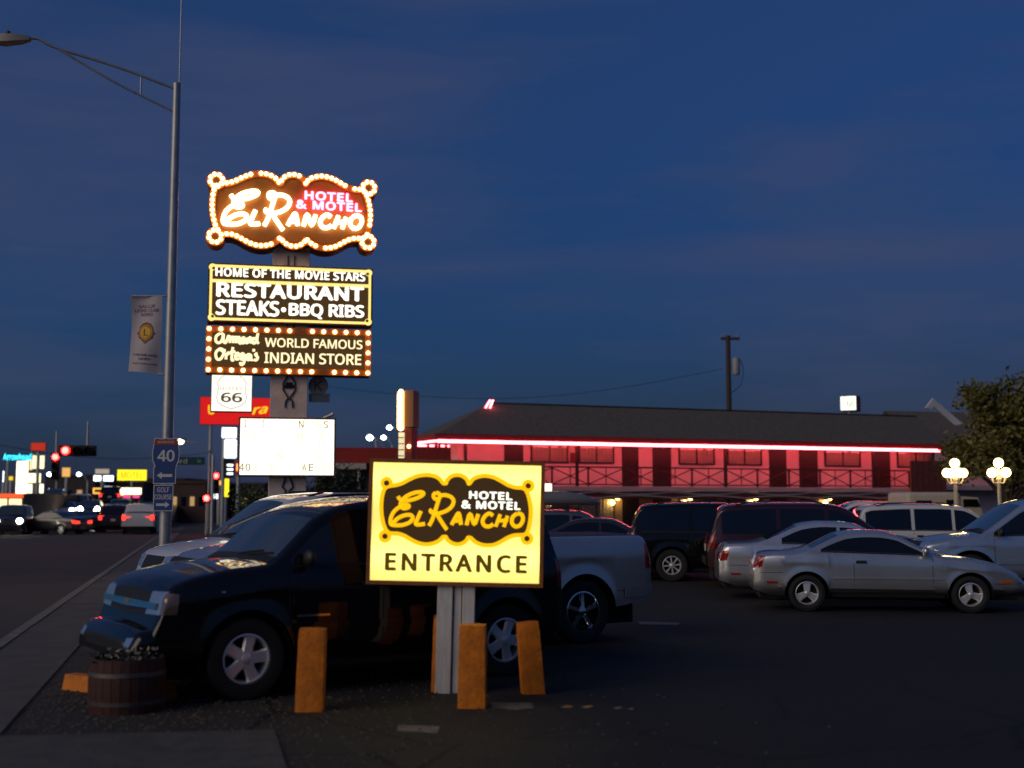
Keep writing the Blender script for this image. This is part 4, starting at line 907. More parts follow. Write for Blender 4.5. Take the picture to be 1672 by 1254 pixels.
vehicle('suv', 'white SUV seen over the roof of the silver coupe', 'car', suv_shape(paint('white_paint_a', (.62, .62, .62), 0, .35), 'seven', 1.85), (11.6, 33.6, -.1, 1.0))
vehicle('suv', 'pale blue SUV cut by the picture edge behind the coupe hood', 'car', suv_shape(paint('pale_blue', (.45, .52, .62), .7, .28), 'five', 1.80), (10.9, 26.0, 3.05, 1.1))
vehicle('pickup', 'white pickup mostly hidden behind the white SUV, nearer the motel', 'pickup', dict(pickup_shape(paint('white_paint_b', (.6, .6, .6), 0, .4)), low=True), (11.6, 41.0, 3.1, 1.0))
# roof box
rb = thing('roof_box', 'long grey roof cargo box with tapered nose on the wagon', 'roof box', (1.7, 36.0, 0), -.1)
mb = MB(); prev = None; st = [(-1.35, .28, .12, .26), (-1.3, .36, .05, .33), (-.9, .40, 0, .38), (.2, .40, 0, .40), (.75, .36, 0, .33), (1.15, .22, 0, .18), (1.28, .1, .02, .1)]
for x, hw, z0, z1 in st:
    for j in range(16):
        t = 2 * math.pi * j / 16; c, s = math.cos(t), math.sin(t); mb.v.append((x - .45, hw * math.copysign(abs(c) ** .6, c), 1.80 + (z0 + z1) / 2 + (z1 - z0) / 2 * math.copysign(abs(s) ** .6, s)))
for i in range(len(st) - 1):
    for j in range(16): mb.f.append((i * 16 + j, i * 16 + (j + 1) % 16, (i + 1) * 16 + (j + 1) % 16, (i + 1) * 16 + j))
mb.f.append(tuple(range(16))[::-1]); mb.f.append(tuple((len(st) - 1) * 16 + j for j in range(16)))
mb.obj('shell', mat('box_grey', (.16, .16, .17), .3, coat=.6), rb, 50)
for x in (-1.2, .2): MB().box(x, x + .06, -.62, .62, 1.70, 1.80).obj('crossbar', trim, rb)
# second vehicle in the near row, beyond the pickup, and another past it
vehicle('minivan', 'white minivan with dark windscreen beyond the near black SUV', 'van', suv_shape(paint('van_silver', (.68, .68, .7), .1, .35), 'five', 1.94), (-3.62, 21.1, -2.6, 1.05))
vehicle('sedan', 'dark blue sedan with its hood behind the street light pole', 'car', sedan_shape(paint('dark_blue', (.02, .028, .06), .4, .3), False, 'seven'), (-4.4, 26.6, -2.6, 1.0))

# ------------------------------------------------------------------ motel
mx0, my0, mang = (-3.637, 60.0, 0.3739)
ML, EZ, DZ = 30.388, 5.059, 2.72
mo = thing('motel_building', 'long two-storey motel with red neon eave, shingle roof and balcony', 'building', (mx0, my0, 0), mang)
wallm = mat('motel_wall', (.7, .56, .52), .8, var=.12, vs=1.5, bump=.2); lowm = mat('motel_lower_wall', (.5, .36, .2), .8, var=.15, vs=1.2)
woodm = mat('dark_brown_wood', (.035, .016, .01), .6, var=.3, vs=6); redm = mat('red_brown_paint', (.16, .03, .02), .6, var=.2, vs=3); fasc = mat('fascia_red', (.2, .03, .025), .5, var=.2)
neon_r = emit('neon_red', (1, .10, .12), 19)
WV = 1.5
wu = MB().box(1.6, ML, WV, 9.2, DZ, EZ - .1).obj('upper_wall', wallm, mo)
wl_ = MB().box(1.6, ML, WV, 9.2, -.1, DZ - .26).obj('lower_wall', lowm, mo)
MB().cbox(-.1, ML, .2, 9.2, DZ - .25, DZ - .004, .01).obj('deck_slab', mat('deck_pale', (.5, .42, .4), .7, var=.15, vs=2), mo)
# roof
r1, r2 = (4.6, 5.0, 7.18), (32.648, 5.0, 7.18); ex = ML + .3
ev = [(0, 0), (ex, 0), (ex, 10.2), (2.4, 10.2), (-.3, 2.7)]
v = [(x, y, EZ + .12) for x, y in ev] + [r1, r2] + [(x, y, EZ - .02) for x, y in ev]
MB().add(v, [(0, 1, 6, 5), (1, 2, 6), (2, 3, 5, 6), (3, 4, 5), (4, 0, 5), (7, 11, 10, 9, 8), (0, 7, 8, 1), (1, 8, 9, 2), (2, 9, 10, 3), (3, 10, 11, 4), (4, 11, 7, 0)]).obj('roof', mat('shingles', (.12, .1, .08), .9, var=.45, vs=5, bump=.6, bs=6, stretch=(1, 1, 3)), mo)
rfm = MB()
MB().box(0, ex, -.06, -.002, EZ - .14, EZ + .16).obj('fascia', fasc, mo)
a = Vector((-.3, 2.7, 0)); MB().add([(-.06, 0, EZ - .14), (-.06, 0, EZ + .16), (-.36, 2.7, EZ + .16), (-.36, 2.7, EZ - .14), (-.002, 0, EZ - .14), (-.002, 0, EZ + .16), (-.302, 2.7, EZ + .16), (-.302, 2.7, EZ - .14)], [(0, 1, 2, 3), (4, 7, 6, 5), (0, 4, 5, 1), (1, 5, 6, 2), (2, 6, 7, 3), (3, 7, 4, 0)]).obj('fascia', fasc, mo)
MB().box(r1[0] - .1, r2[0], 4.93, 5.07, 7.14, 7.24).obj('ridge_cap', woodm, mo)
nseg = 12
for i in range(nseg): MB().tube([(.02 + (ML - .3) * i / nseg, -.05, EZ - .21), (.02 + (ML - .3) * (i + 1) / nseg - .02, -.05, EZ - .21)], .075, 8).obj('neon_tube', neon_r, mo, 50)
MB().tube([(-.05, -.03, EZ - .21), (-.36, 2.6, EZ - .21)], .05, 8).obj('neon_tube', neon_r, mo, 50)
for i in range(3): MB().tube([(-.15 + i * 1.15, 2.9, EZ - .3), (-.15 + i * 1.15 + 1.0, 2.9, EZ - .3)], .045, 8).obj('neon_tube', neon_r, mo, 50)
for q in (0, .2): MB().tube([(r1[0] - .55 + q, 4.2, 6.86 - q * .6), (r1[0] - .25 + q * .8, 4.3, 7.3)], .045, 8).obj('neon_tube', neon_r, mo, 50)
# balcony openings
handle_m = mat('brass', (.5, .38, .15), .3, .9); curt = mat('curtain_beige', (.6, .48, .36), .9, var=.15, vs=8); pane_m = thin_glass('window_glass'); doorm = mat('door_brown', (.03, .014, .009), .5, var=.3, vs=4)
def curtain(u0, u1, z0, z1, y, parent):
    n_ = int((u1 - u0) * 22); mb = MB()
    for j in range(n_ + 1):
        u = u0 + (u1 - u0) * j / n_; yy = y + .022 * math.sin(j * 1.45) + .008 * math.sin(j * .41)
        mb.v += [(u, yy, z0), (u, yy, z1)]
    mb.f = [(2 * j, 2 * j + 2, 2 * j + 3, 2 * j + 1) for j in range(n_)]
    return mb.obj('curtain', curt, parent, 60)
def window(u0, u1, z0, z1, yw, parent=mo):
    fm = MB(); t = .06
    for b in ((u0 - t, u1 + t, z1, z1 + t), (u0 - t, u1 + t, z0 - t, z0), (u0 - t, u0, z0, z1), (u1, u1 + t, z0, z1), ((u0 + u1) / 2 - .02, (u0 + u1) / 2 + .02, z0, z1)): fm.box(b[0], b[1], yw - .1, yw - .001, b[2], b[3])
    f = fm.obj('window', woodm, parent); curtain(u0, u1, z0, z1, yw - .04, f)
    MB().add([(u0, yw - .075, z0), (u1, yw - .075, z0), (u1, yw - .075, z1), (u0, yw - .075, z1)], [(0, 1, 2, 3)]).obj('pane', pane_m, f)
    return f
def door(u0, u1, z0, z1, yw, parent=mo):
    d_ = MB().cbox(u0, u1, yw - .05, yw - .001, z0, z1, .005).obj('door', doorm, parent)
    MB().ball((u1 - .1, yw - .09, z0 + 1.0), .04, 8, 6).obj('handle', handle_m, d_, 60)
    for a, b in ((z0 + .2, z0 + .9), (z0 + 1.1, z1 - .15)): MB().cbox(u0 + .14, u1 - .14, yw - .062, yw - .049, a, b, .004).obj('panel', doorm, d_)
DOORS = [(4.063, 5.098), (10.679, 11.65), (12.486, 13.588), (19.7, 20.812), (21.655, 22.872), (26.577, 27.815)]
WINS = [(5.569, 7.516), (8.244, 10.144), (14.107, 16.174), (17.091, 19.149), (23.404, 25.69), (28.375, 30.87)]
for a, b in DOORS: door(a, b, DZ, DZ + 2.12, WV); door(a, b, 0, 2.1, WV)
for a, b in WINS: window(a, b, 3.98, 4.86, WV); window(a, b, 1.1, 2.1, WV)
MB().box(7.723, 8.0, WV - .12, WV - .001, 3.95, 4.45).obj('notice_box', redm, mo)
for p in (0.085, 1.595, 7.583, 16.243, 25.776):
    MB().cbox(p - .07, p + .07, .28, .42, 0, EZ - .03, .01).obj('balcony_post', woodm, mo)
# railing: 2 m bays, each with a centre picket and crossed braces
u0r, u1r = .2, 28.221; nb_ = int((u1r - u0r) / 1.95); bw = (u1r - u0r) / nb_
for z, h in ((DZ + .93, .08), (DZ + .06, .06)): MB().box(u0r, u1r, .33, .38, z, z + h).obj('rail', woodm, mo)
for i in range(nb_ + 1):
    u = u0r + bw * i; MB().box(u - .04, u + .04, .32, .39, DZ, DZ + .99).obj('rail_post', woodm, mo)
    if i < nb_:
        MB().box(u + bw / 2 - .02, u + bw / 2 + .02, .34, .37, DZ + .1, DZ + .93).obj('rail_post', woodm, mo)
        for s in (0, 1): MB().tube([(u, .345 + s * .02, DZ + .1 + .83 * s), (u + bw, .345 + s * .02, DZ + .93 - .83 * s)], .03, 5).obj('brace', woodm, mo)
# swagged boards under the deck edge
MB().box(0, ML, .26, .31, 2.08, DZ - .26).obj('valance', redm, mo)
pale = mat('pale_trim', (.5, .44, .42), .7, var=.1)
ns_ = int(ML / 3.9)
for i in range(ns_):
    for s, zc_ in ((1, 2.1), (-1, 2.42)):
        pts = []
        for j in range(13): t = j / 12; pts.append((i * ML / ns_ + t * ML / ns_, zc_ + s * .13 * math.sin(math.pi * t)))
        MB().prism(pts + [(x, z + .055) for x, z in pts[::-1]], .225, .259).obj('swag_board', pale, mo)
# lower-floor lamps, most of them added out of sight to light the wall amber
amber = emit('amber_globe', (1, .6, .18), 14)
for p in (6.657, 10.144, 14.442, 18.523, 23.322, 28.159):
    l_ = MB().box(p - .04, p + .04, WV - .1, WV - .001, 1.85, 2.1).obj('wall_lamp', woodm, mo)
    for s in (-.16, .16): MB().ball((p + s, WV - .25, 2.02 + s * .8), .13, 10, 7).obj('globe', amber, l_, 60)
    MB().tube([(p - .16, WV - .25, 1.9), (p, WV - .08, 1.95), (p + .16, WV - .25, 1.95)], .015, 5).obj('lamp_arm', woodm, l_)
MB().cbox(27.817, 30.26, -.3, -.2, DZ - .3, 4.25, .01).obj('stair_panel', mat('panel_wood_red', (.22, .055, .03), .7, var=.25, vs=3), mo)
for i in range(7):
    ua = 27.817; ub_ = 30.26; u = ua + (ub_ - ua) * i / 6; MB().box(u - .012, u + .012, -.312, -.301, DZ - .3, 4.25).obj('batten', redm, mo)
# far-left end wall under the hip with glowing posts
MB().box(.9, 1.55, 3.2, 9, 0, EZ - .1).obj('end_wall', redm, mo)
for u in (.35, .95, 1.3): MB().box(u, u + .12, 2.6, 2.72, DZ, EZ - .25).obj('end_post', redm, mo)

# second wing behind, with pale gable
wg = thing('motel_wing', 'farther motel wing with pale gable board behind the tree', 'building', (26.852, 78, 0), .2)
def wx(p, Y=78): return (p - 1540) * Y / 2045
def wz(p, Y=78): return 1.85 + (822 - p) * Y / 2045
MB().box(wx(1552), wx(1760), 1.5, 9, 0, wz(724)).obj('wall', wallm, wg)
MB().box(wx(1545), wx(1760), .2, 1.5, wz(800), wz(792)).obj('deck', pale, wg)
MB().add([(wx(1546), -.3, wz(723)), (wx(1770), -.3, wz(723)), (wx(1770), 5, wz(661)), (wx(1512), 5, wz(661)), (wx(1546), 10, wz(723)), (wx(1770), 10, wz(723))], [(0, 1, 2, 3), (3, 2, 5, 4), (0, 3, 4), (1, 5, 2), (0, 4, 5, 1)]).obj('roof', MATS['shingles'], wg)
for a, b in ((1592, 1604), (1610, 1622), (1628, 1650)): MB().tube([(wx(a), -.4, wz(722)), (wx(b), -.4, wz(722))], .06, 8).obj('neon_tube', neon_r, wg, 50)
window(wx(1588), wx(1606), wz(757), wz(740), 1.5, wg)
gp = [(wx(1497), wz(655)), (wx(1548), wz(695)), (wx(1536), wz(697)), (wx(1498), wz(668)), (wx(1492), wz(672)), (wx(1484), wz(670))]
MB().prism(gp, -2.2, -2.0).obj('gable_board', mat('gable_pale', (.55, .55, .58), .7, var=.1), wg)
fl = MB().cbox(wx(1546), wx(1557), -2.6, -2.25, wz(738), wz(729), .03).obj('flood_lamp', emit('flood_white', (.9, 1, .9), 9), wg)

# ------------------------------------------------------------------ lamp posts with globes
def globe_lamp(loc, label):
    g = thing('globe_lamp', label, 'lamp post', loc, 0, 'globe lamps before the motel')
    ivory = mat('ivory_post', (.6, .55, .42), .5)
    MB().lathe([(.16, 0), (.16, .1), (.11, .18), (.09, .3), (.075, .4), (.065, 1.2), (.055, 2.55), (.085, 2.6), (.05, 2.68)], 16).obj('post', ivory, g, 40)
    gl = emit('globe_warm', (1, .7, .28), 8)
    for i in range(4):
        t = i * math.pi / 2 + .15; x, y = .27 * math.cos(t), .27 * math.sin(t)
        MB().tube([(v.x, v.y, v.z) for v in cr([Vector((0, 0, 2.5)), Vector((x * .7, y * .7, 2.48)), Vector((x, y, 2.62))], 5)], .02, 6).obj('arm', ivory, g)
        MB().ball((x, y, 2.80), .145, 14, 10).obj('globe', gl, g, 60)
    MB().ball((0, 0, 3.10), .15, 14, 10).obj('globe', gl, g, 60); MB().tube([(0, 0, 2.6), (0, 0, 2.98)], .03, 8).obj('stem', ivory, g)
    return g
gA = globe_lamp((13.865, 39, 0), 'cream lamp post with five glowing globes beside the brown stair panel')
dup(gA, (15.081, 38.6, 0), .35, 'cream lamp post with five glowing globes partly covered by the tree')

# ------------------------------------------------------------------ trees and bushes
bark = mat('bark', (.06, .045, .035), .9, var=.3, vs=8, bump=.5)
def tree(name, label, loc, lobes, nleaf, size, m, trunk_r=.14, seed=1, th=1.5, cat='tree'):
    t = thing(name, label, cat, loc); r = random.Random(seed)
    limbs = MB(); limbs.tube([(0, 0, -.1), (.05, .02, th * .5), (0, 0, th)], [trunk_r * 1.3, trunk_r, trunk_r * .85], 10)
    for c, rad in lobes:
        e = Vector(c); limbs.tube([tuple(v) for v in cr([Vector((0, 0, th * .85)), Vector((e.x * .4, e.y * .4, th + (e.z - th) * .6)), e], 5)], [trunk_r * .6 * (1 - i / 14) for i in range(11)], 6)
        for _ in range(4):
            q = e + Vector((r.gauss(0, .5), r.gauss(0, .5), r.gauss(0, .4))) * rad[0]; limbs.tube([tuple(e), tuple((e + q) / 2 + Vector((0, 0, .08))), tuple(q)], [.03, .022, .01], 5)
    limbs.obj('trunk', bark, t, 50)
    tot = sum(rad[0] * rad[1] * rad[2] for _, rad in lobes); cm = MB()
    for c, rad in lobes:
        k = int(nleaf * rad[0] * rad[1] * rad[2] / tot); cl_ = []
        for _ in range(max(5, k // 95)):
            dv = Vector((r.gauss(0, 1), r.gauss(0, 1), r.gauss(0, 1))).normalized() * (r.random() ** .45); cl_.append(Vector((c[0] + dv.x * rad[0], c[1] + dv.y * rad[1], c[2] + dv.z * rad[2])))
        def place(rr):
            q = rr.choice(cl_); return (q.x + rr.gauss(0, .2), q.y + rr.gauss(0, .2), q.z + rr.gauss(0, .15))
        leaves(cm, k, place, size, r)
    cm.obj('crown', m, t, kind=None)
    return t
leafm = mat('tree_leaf', (.12, .115, .028), .6, var=.4, vs=2)
ty = 43.0
tree('tree', 'broad leafy tree at the picture edge beside the globe lamps', (17.074, ty, 0),
     [((-.8, 0, 3.9), (1.2, 1.4, 1.0)), ((0, 0, 5.0), (1.6, 1.5, 1.25)), ((.9, .2, 4.0), (1.6, 1.5, 1.5)), ((-.5, -.3, 3.3), (1.2, 1.2, .7)), ((1.0, -.2, 2.5), (1.0, 1.1, 1.2)), ((-.3, 0, 5.6), (.9, .9, .7)), ((-1.7, .1, 3.1), (.6, .7, .4)), ((1.5, 0, 5.4), (1.1, 1, 1))], 15000, .2, leafm, .17, 5, 2.0)
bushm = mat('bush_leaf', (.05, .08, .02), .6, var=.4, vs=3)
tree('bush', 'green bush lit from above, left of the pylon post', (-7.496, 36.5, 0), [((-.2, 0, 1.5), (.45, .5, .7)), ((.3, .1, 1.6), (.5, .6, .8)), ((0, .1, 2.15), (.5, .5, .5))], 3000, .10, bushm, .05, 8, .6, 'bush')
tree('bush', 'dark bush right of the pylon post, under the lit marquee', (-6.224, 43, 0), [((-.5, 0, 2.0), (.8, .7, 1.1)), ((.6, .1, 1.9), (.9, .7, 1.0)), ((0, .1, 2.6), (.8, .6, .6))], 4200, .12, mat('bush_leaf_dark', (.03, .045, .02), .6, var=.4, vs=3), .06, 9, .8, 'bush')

# ------------------------------------------------------------------ utility pole and roof-top sign behind the motel
up = thing('utility_pole', 'wooden utility pole with grey transformer rising behind the motel roof', 'utility pole', (14.005, 80, 0))
uz = lambda y: 1.85 + (822 - y) * 80 / 2045
MB().tube([(0, 0, 0), (0, 0, 6), (0, 0, uz(545))], [.2, .18, .15], 12).obj('pole', bark, up, 40)
MB().box(-.45, .75, -.1, .1, uz(552), uz(548)).obj('crossarm', bark, up)
for x in (-.35, .1, .6): MB().lathe([(.05, 0), (.08, .06), (.05, .12), (.07, .16), (.02, .22)], 8, Matrix.Translation((x, 0, uz(548)))).obj('insulator', mat('porcelain', (.3, .3, .3), .3), up)
MB().lathe([(.02, uz(611)), (.22, uz(610)), (.25, uz(607)), (.25, uz(585)), (.2, uz(582)), (.03, uz(581))], 16, Matrix.Translation((.5, 0, 0))).obj('transformer', mat('transformer_grey', (.3, .31, .33), .5), up, 40)
MB().box(.1, .3, -.06, .06, uz(600), uz(596)).obj('bracket', galv, up)
MB().tube([(v.x, 0, v.z) for v in cr([Vector((.72, 0, uz(583))), Vector((.95, 0, uz(600))), Vector((.8, 0, uz(625))), Vector((.2, 0, uz(640)))], 8)], .025, 5).obj('drop_cable', trim, up)
w0 = Vector((-.3, 0, uz(549)))
pts = [(-.3 - 26 * t, 3 * t, uz(600) - 2.2 * math.sin(math.pi * t) * .6 - .9 * t) for t in [i / 20 for i in range(21)]]
MB().tube(pts, .014, 4).obj('wire', trim, up)
rsn = thing('roof_sign', 'small white lit box sign showing above the motel ridge', 'sign', (22.294, 82, 0), -.5)
k8 = 82 / 2045
MB().cbox(-.55, .55, -.2, .9, 1.85 + 151 * k8, 1.85 + 177 * k8, .02).obj('cabinet', redm, rsn); MB().box(-.5, .5, -.215, -.201, 1.85 + 153 * k8, 1.85 + 175.5 * k8).obj('sign_face', emit('roof_sign_face', (.9, 1, .8), 1.4), rsn)
MB().tube([(0, .1, 0), (0, .1, 1.85 + 151 * k8)], .12, 10).obj('post', galv, rsn)
text('66', mat('dark_print', (.03, .04, .03), .6), rsn, .15, 1.85 + 164 * k8, .5, .45, -.216)

# ------------------------------------------------------------------ things along the street
def lz(y, Y): return 1.85 + (822 - y) * Y / 2045
def lx(p, c, Y): return (p - c) * Y / 2045
def shop(name, label, c, Y, x0, x1, ytop, depth, m, rz=0):
    b = thing(name, label, 'building', ((c - 836) * Y / 2045, Y, 0), rz); MB().box(lx(x0, c, Y), lx(x1, c, Y), 0, depth, -.1, lz(ytop, Y)).obj('wall', m, b); return b
# diner with red fascia
Y = 52.0; c = 612
dn = thing('diner', 'low diner with dark red fascia and grey canopy behind the pylon', 'building', ((c - 836) * Y / 2045, Y, 0), .1)
MB().cbox(lx(508, c, Y), lx(735, c, Y), -.2, 7, lz(757, Y), lz(731, Y), .02).obj('fascia', mat('diner_red', (.3, .02, .012), .5, var=.15), dn)
MB().box(lx(512, c, Y), lx(730, c, Y), 1.2, 6.6, -.1, lz(757, Y) - .004).obj('wall', mat('diner_wall', (.1, .08, .07), .8, var=.2), dn)
MB().cbox(lx(545, c, Y), lx(598, c, Y), -1.6, 1.1, lz(768, Y), lz(758.5, Y), .02).obj('canopy', mat('canopy_grey', (.42, .4, .38), .7, var=.1), dn)
for p in (549, 586): MB().tube([(lx(p, c, Y), -1.3, 0), (lx(p, c, Y), -1.3, lz(768, Y))], .06, 8).obj('column', galv, dn)
for i in range(4):
    a = 516 + i * 20; w_ = MB().box(lx(a, c, Y), lx(a + 17, c, Y), 1.14, 1.199, .6, lz(775, Y)).obj('window', trim, dn); MB().box(lx(a + 1, c, Y), lx(a + 16, c, Y), 1.12, 1.139, .7, lz(776, Y)).obj('pane', glass_dk, w_)
MB().box(lx(676, c, Y), lx(681, c, Y), -.26, -.201, lz(750, Y), lz(748.5, Y)).obj('vent', galv, dn)
# slim sign tower seen edge-on
Y = 48.0; c = 658
tw = thing('sign_tower', 'slim red and brown sign tower with a glowing bulb edge, above the diner', 'sign', ((c - 836) * Y / 2045, Y, 0), R(-8))
tan_ = mat('tower_tan', (.36, .17, .07), .6, var=.2, vs=2)
MB().cbox(lx(659, c, Y), lx(675, c, Y), -.1, .9, lz(697, Y), lz(636, Y), .02).obj('upper_box', tan_, tw)
MB().cbox(lx(660, c, Y), lx(673, c, Y), -.1, .9, 0, lz(699, Y), .02).obj('lower_box', mat('tower_red', (.34, .04, .015), .6, var=.2, vs=2), tw)
edge = MB().cbox(lx(646, c, Y), lx(658.5, c, Y), -.06, .1, lz(702, Y), lz(637, Y), .1).obj('bulb_panel', emit('bulb_panel_glow', (1, .62, .25), 1.2), tw)
bm2 = MB().ball((0, 0, 0), .1, 10, 7).mesh('bulb', MATS['marquee_bulb'], 60)
for i in range(11): link('bulb', bm2, edge, (lx(652, c, Y) + (.04 if i in (0, 10) else 0), -.12, lz(699 - i * 6, Y)))
lad = MB().box(lx(649.5, c, Y), lx(659, c, Y), -.04, .2, lz(748, Y), lz(706, Y)).obj('reader_panel', emit('reader_cream', (1, .85, .5), .75), tw)
for i in range(4): MB().box(lx(649.5, c, Y), lx(659, c, Y), -.055, -.041, lz(745 - i * 10, Y), lz(743.5 - i * 10, Y), Matrix.Translation((0, 0, 0))).obj('slat', trim, lad)
MB().ball((lx(668, c, Y), -.14, lz(729, Y)), .07, 8, 6).obj('lamp', MATS['globe_warm'], tw, 60)

def sign(name, label, p0, p1, y0, y1, Y, m, depth=.4, pole=True, cat='sign', poles=None, frame=trim, pole_m=None, base=0):
    c = (p0 + p1) / 2; s = thing(name, label, cat, ((c - 836) * Y / 2045, Y, 0), .24)
    w = (p1 - p0) * Y / 2045 / 2; z0, z1 = lz(y1, Y), lz(y0, Y)
    MB().cbox(-w, w, 0, depth, z0, z1, min(.05, w * .2)).obj('cabinet', frame, s); f = MB().box(-w + .04, w - .04, -.02, -.002, z0 + .04, z1 - .04).obj('sign_face', m, s)
    for q in (poles or (c,)) if pole else (): MB().tube([((q - c) * Y / 2045, depth / 2, base), ((q - c) * Y / 2045, depth / 2, z0 + .02)], .13, 8).obj('pole', pole_m or galv, s)
    return s, w, z0, z1
sr, w, z0, z1 = sign('street_sign_board', 'red lit sign board with yellow lettering behind the route 66 panel', 323, 440, 647.5, 693.5, 95, emit('sign_red_lit', (.75, .012, .01), .8), poles=(341,))
ye = emit('sign_yellow_lit', (1, .62, .02), 1.0)
text('U', ye, sr, -w + .85, z1 - 1.0, .48, .72, -.025, bold=.02); text('ra', ye, sr, w - .95, z0 + 1.15, 1.25, .55, -.025, bold=.02, shear=.35, rz=.12)
hot = emit('sign_white_cool', (.85, .92, 1), 3); hotw = emit('sign_white_warm', (1, .9, .6), 2.4); yel = emit('sign_yellow_hot', (1, .8, .02), 1.5); amb = emit('sign_amber', (1, .5, .08), 1.3)
s6, w, z0, z1 = sign('street_sign_board', 'small square white-blue lit sign under the red board', 358, 383, 697, 715.5, 90, hot, poles=(362,))
MB().cbox(-.3, .55, -.05, .2, lz(748, 90), lz(717, 90), .08).obj('lower_face', emit('sign_white_mid', (.9, .93, 1), 2.0), s6)
for i in range(3): MB().box(-.1, .32, -.07, -.01, lz(761 + i * 7, 90), lz(758 + i * 7, 90)).obj('stripe', hot, s6)
MB().box(-.35, .4, .0, .15, lz(780, 90), lz(749, 90)).obj('lower_panel', trim, s6)
pn, w, z0, z1 = sign('street_sign_board', 'red neon letter sign between the square sign and the marquee', 381, 393, 752, 774, 88, emit('sign_red_dim', (.4, .02, .01), .5))
text('P', emit('neon_orange', (1, .3, .1), 3), pn, 0, (z0 + z1) / 2, .28, .5, -.03, bold=.03)
for i, (a, b, y0, y1, lab) in enumerate(((341.5, 347.5, 782, 803, 'slim upright yellow lit sign next to the red traffic light'), (361.5, 372.5, 781, 812, 'taller yellow lit panel at the bush edge'), (353.5, 359.5, 784, 793, 'tiny amber lit sign between the two yellow panels'))):
    sign('yellow_panel', lab, a, b, y0, y1, 105 + i, yel if i < 2 else amb)
for i, (a, b, lab) in enumerate(((343, 349, 'small white lit window sign, the one nearest the red walk signal'), (350.5, 359.5, 'bright white lit window sign under the amber sign'), (361.5, 366, 'tiny white lit window sign under the taller yellow panel'))):
    sign('window_sign', lab, a, b, 805, 815, 112 + i, hot)
# left side of the street
ne = thing('neon_word_sign', 'cyan neon script sign high above the shop fronts', 'sign', ((23 - 836) * 112 / 2045, 112, 0), .24)
text('Arrowhead', emit('neon_cyan', (.05, .75, 1), 3.2), ne, 0, lz(745.5, 112), 2.35, .6, 0, 'neon_lettering', .05); MB().box(-1.25, 1.25, .06, .2, lz(750, 112), lz(741, 112)).obj('backing', trim, ne); MB().tube([(-.8, .15, 0), (-.8, .15, lz(750, 112))], .1, 8).obj('pole', galv, ne)
LEFT = [(45, 69, 722, 736, 100, emit('sign_red_glow', (.8, .05, .02), .5), 'red lit box sign on top of the sign cluster'), (22.5, 42, 752, 808, 103, hotw, 'tall upright white lit sign below the cyan neon word'), (48, 68, 743, 766, 101, emit('sign_cream_a', (1, .9, .5), 1.5), 'cream lit sign under the red box sign'),
        (38, 49, 741, 768, 117, emit('sign_cream_b', (1, .86, .45), 1.0), 'narrow cream sign beside the cream lit sign'), (40, 63, 772, 789, 101, emit('sign_cream_c', (1, .92, .55), 1.7), 'cream lit sign in the middle of the sign cluster'), (40, 68, 789.5, 806, 102, emit('sign_cream_d', (1, .93, .6), 1.9), 'wide cream lit sign low in the sign cluster'),
        (38, 58, 807.5, 823, 100, hot, 'white lit sign at the foot of the sign cluster'), (97.5, 111, 763, 779, 140, emit('sign_gold_dim', (1, .5, .12), .8), 'small gold lit sign beyond the red traffic lights'), (189, 236, 766.5, 785, 125, yel, 'wide yellow motel sign over the far shops'),
        (195.5, 228.5, 796, 808, 124, hotw, 'white lit panel under the yellow motel sign'), (149, 172, 796, 807, 130, amb, 'amber framed sign left of the white lit panel'), (152, 175, 765, 774, 132, emit('sign_grey_cream', (.6, .5, .38), .6), 'pale sign above the sparkling white sign'), (150, 182, 776, 786, 133, hot, 'sparkling white sign left of the yellow motel sign'),
        (10, 18, 777, 785, 98, emit('sign_yellow_dim', (1, .7, .02), .9), 'round yellow lit sign at the picture edge'), (0, 3, 768, 788, 99, hot, 'white sign cut by the picture edge')]
for a, b, y0, y1, Y, m, lab in LEFT:
    s, w, z0, z1 = sign('street_sign_board', lab, a, b, y0, y1, Y, m)
    if 'wide yellow' in lab: text('MOTEL', emit('motel_print', (.1, .08, 0), .5, (.05, .04, .01)), s, 0, (z0 + z1) / 2, 2.1, .66, -.024)
    if 'amber framed' in lab: MB().box(-w + .2, w - .2, -.03, -.021, z0 + .2, z1 - .2).obj('panel', mat('panel_dark', (.05, .03, .01), .6), s)
# shops and dark blocks
brk = mat('far_brick', (.075, .04, .035), .9, var=.25, vs=.8); dk2 = mat('far_wall', (.05, .042, .045), .9, var=.25, vs=.8); tanw = mat('far_tan', (.12, .085, .06), .9, var=.25, vs=.8)
s1_ = shop('shop_front', 'lit shop with red fascia at the picture edge', -10, 92, -120, 36, 806, 12, tanw)
MB().box(lx(-120, -10, 92), lx(36, -10, 92), -.3, -.002, lz(813, 92), lz(806, 92)).obj('fascia', emit('shop_red_fascia', (1, .12, .03), .9), s1_)
for a, b in ((-8, 9), (13, 33)): MB().box(lx(a, -10, 92), lx(b, -10, 92), -.08, -.002, lz(829, 92), lz(814.5, 92)).obj('window', emit('shop_window', (1, .8, .4), 1.5), s1_)
BL = [('far_building', 'dark low building behind the red traffic lights', 110, 170, 70, 152, 778, 15, dk2), ('far_building', 'brown building below the amber framed sign', 190, 175, 152, 232, 790, 15, brk), ('far_building', 'brick building between the street light and the walk signal', 285, 120, 262, 334, 789, 14, brk),
      ('far_building', 'dim block beyond the yellow motel sign', 250, 210, 225, 300, 783, 18, dk2), ('far_building', 'dark block behind the bush and minivan', 380, 130, 330, 430, 792, 14, dk2), ('far_building', 'grey flat-roofed building beyond the diner', 560, 150, 480, 700, 800, 20, dk2)]
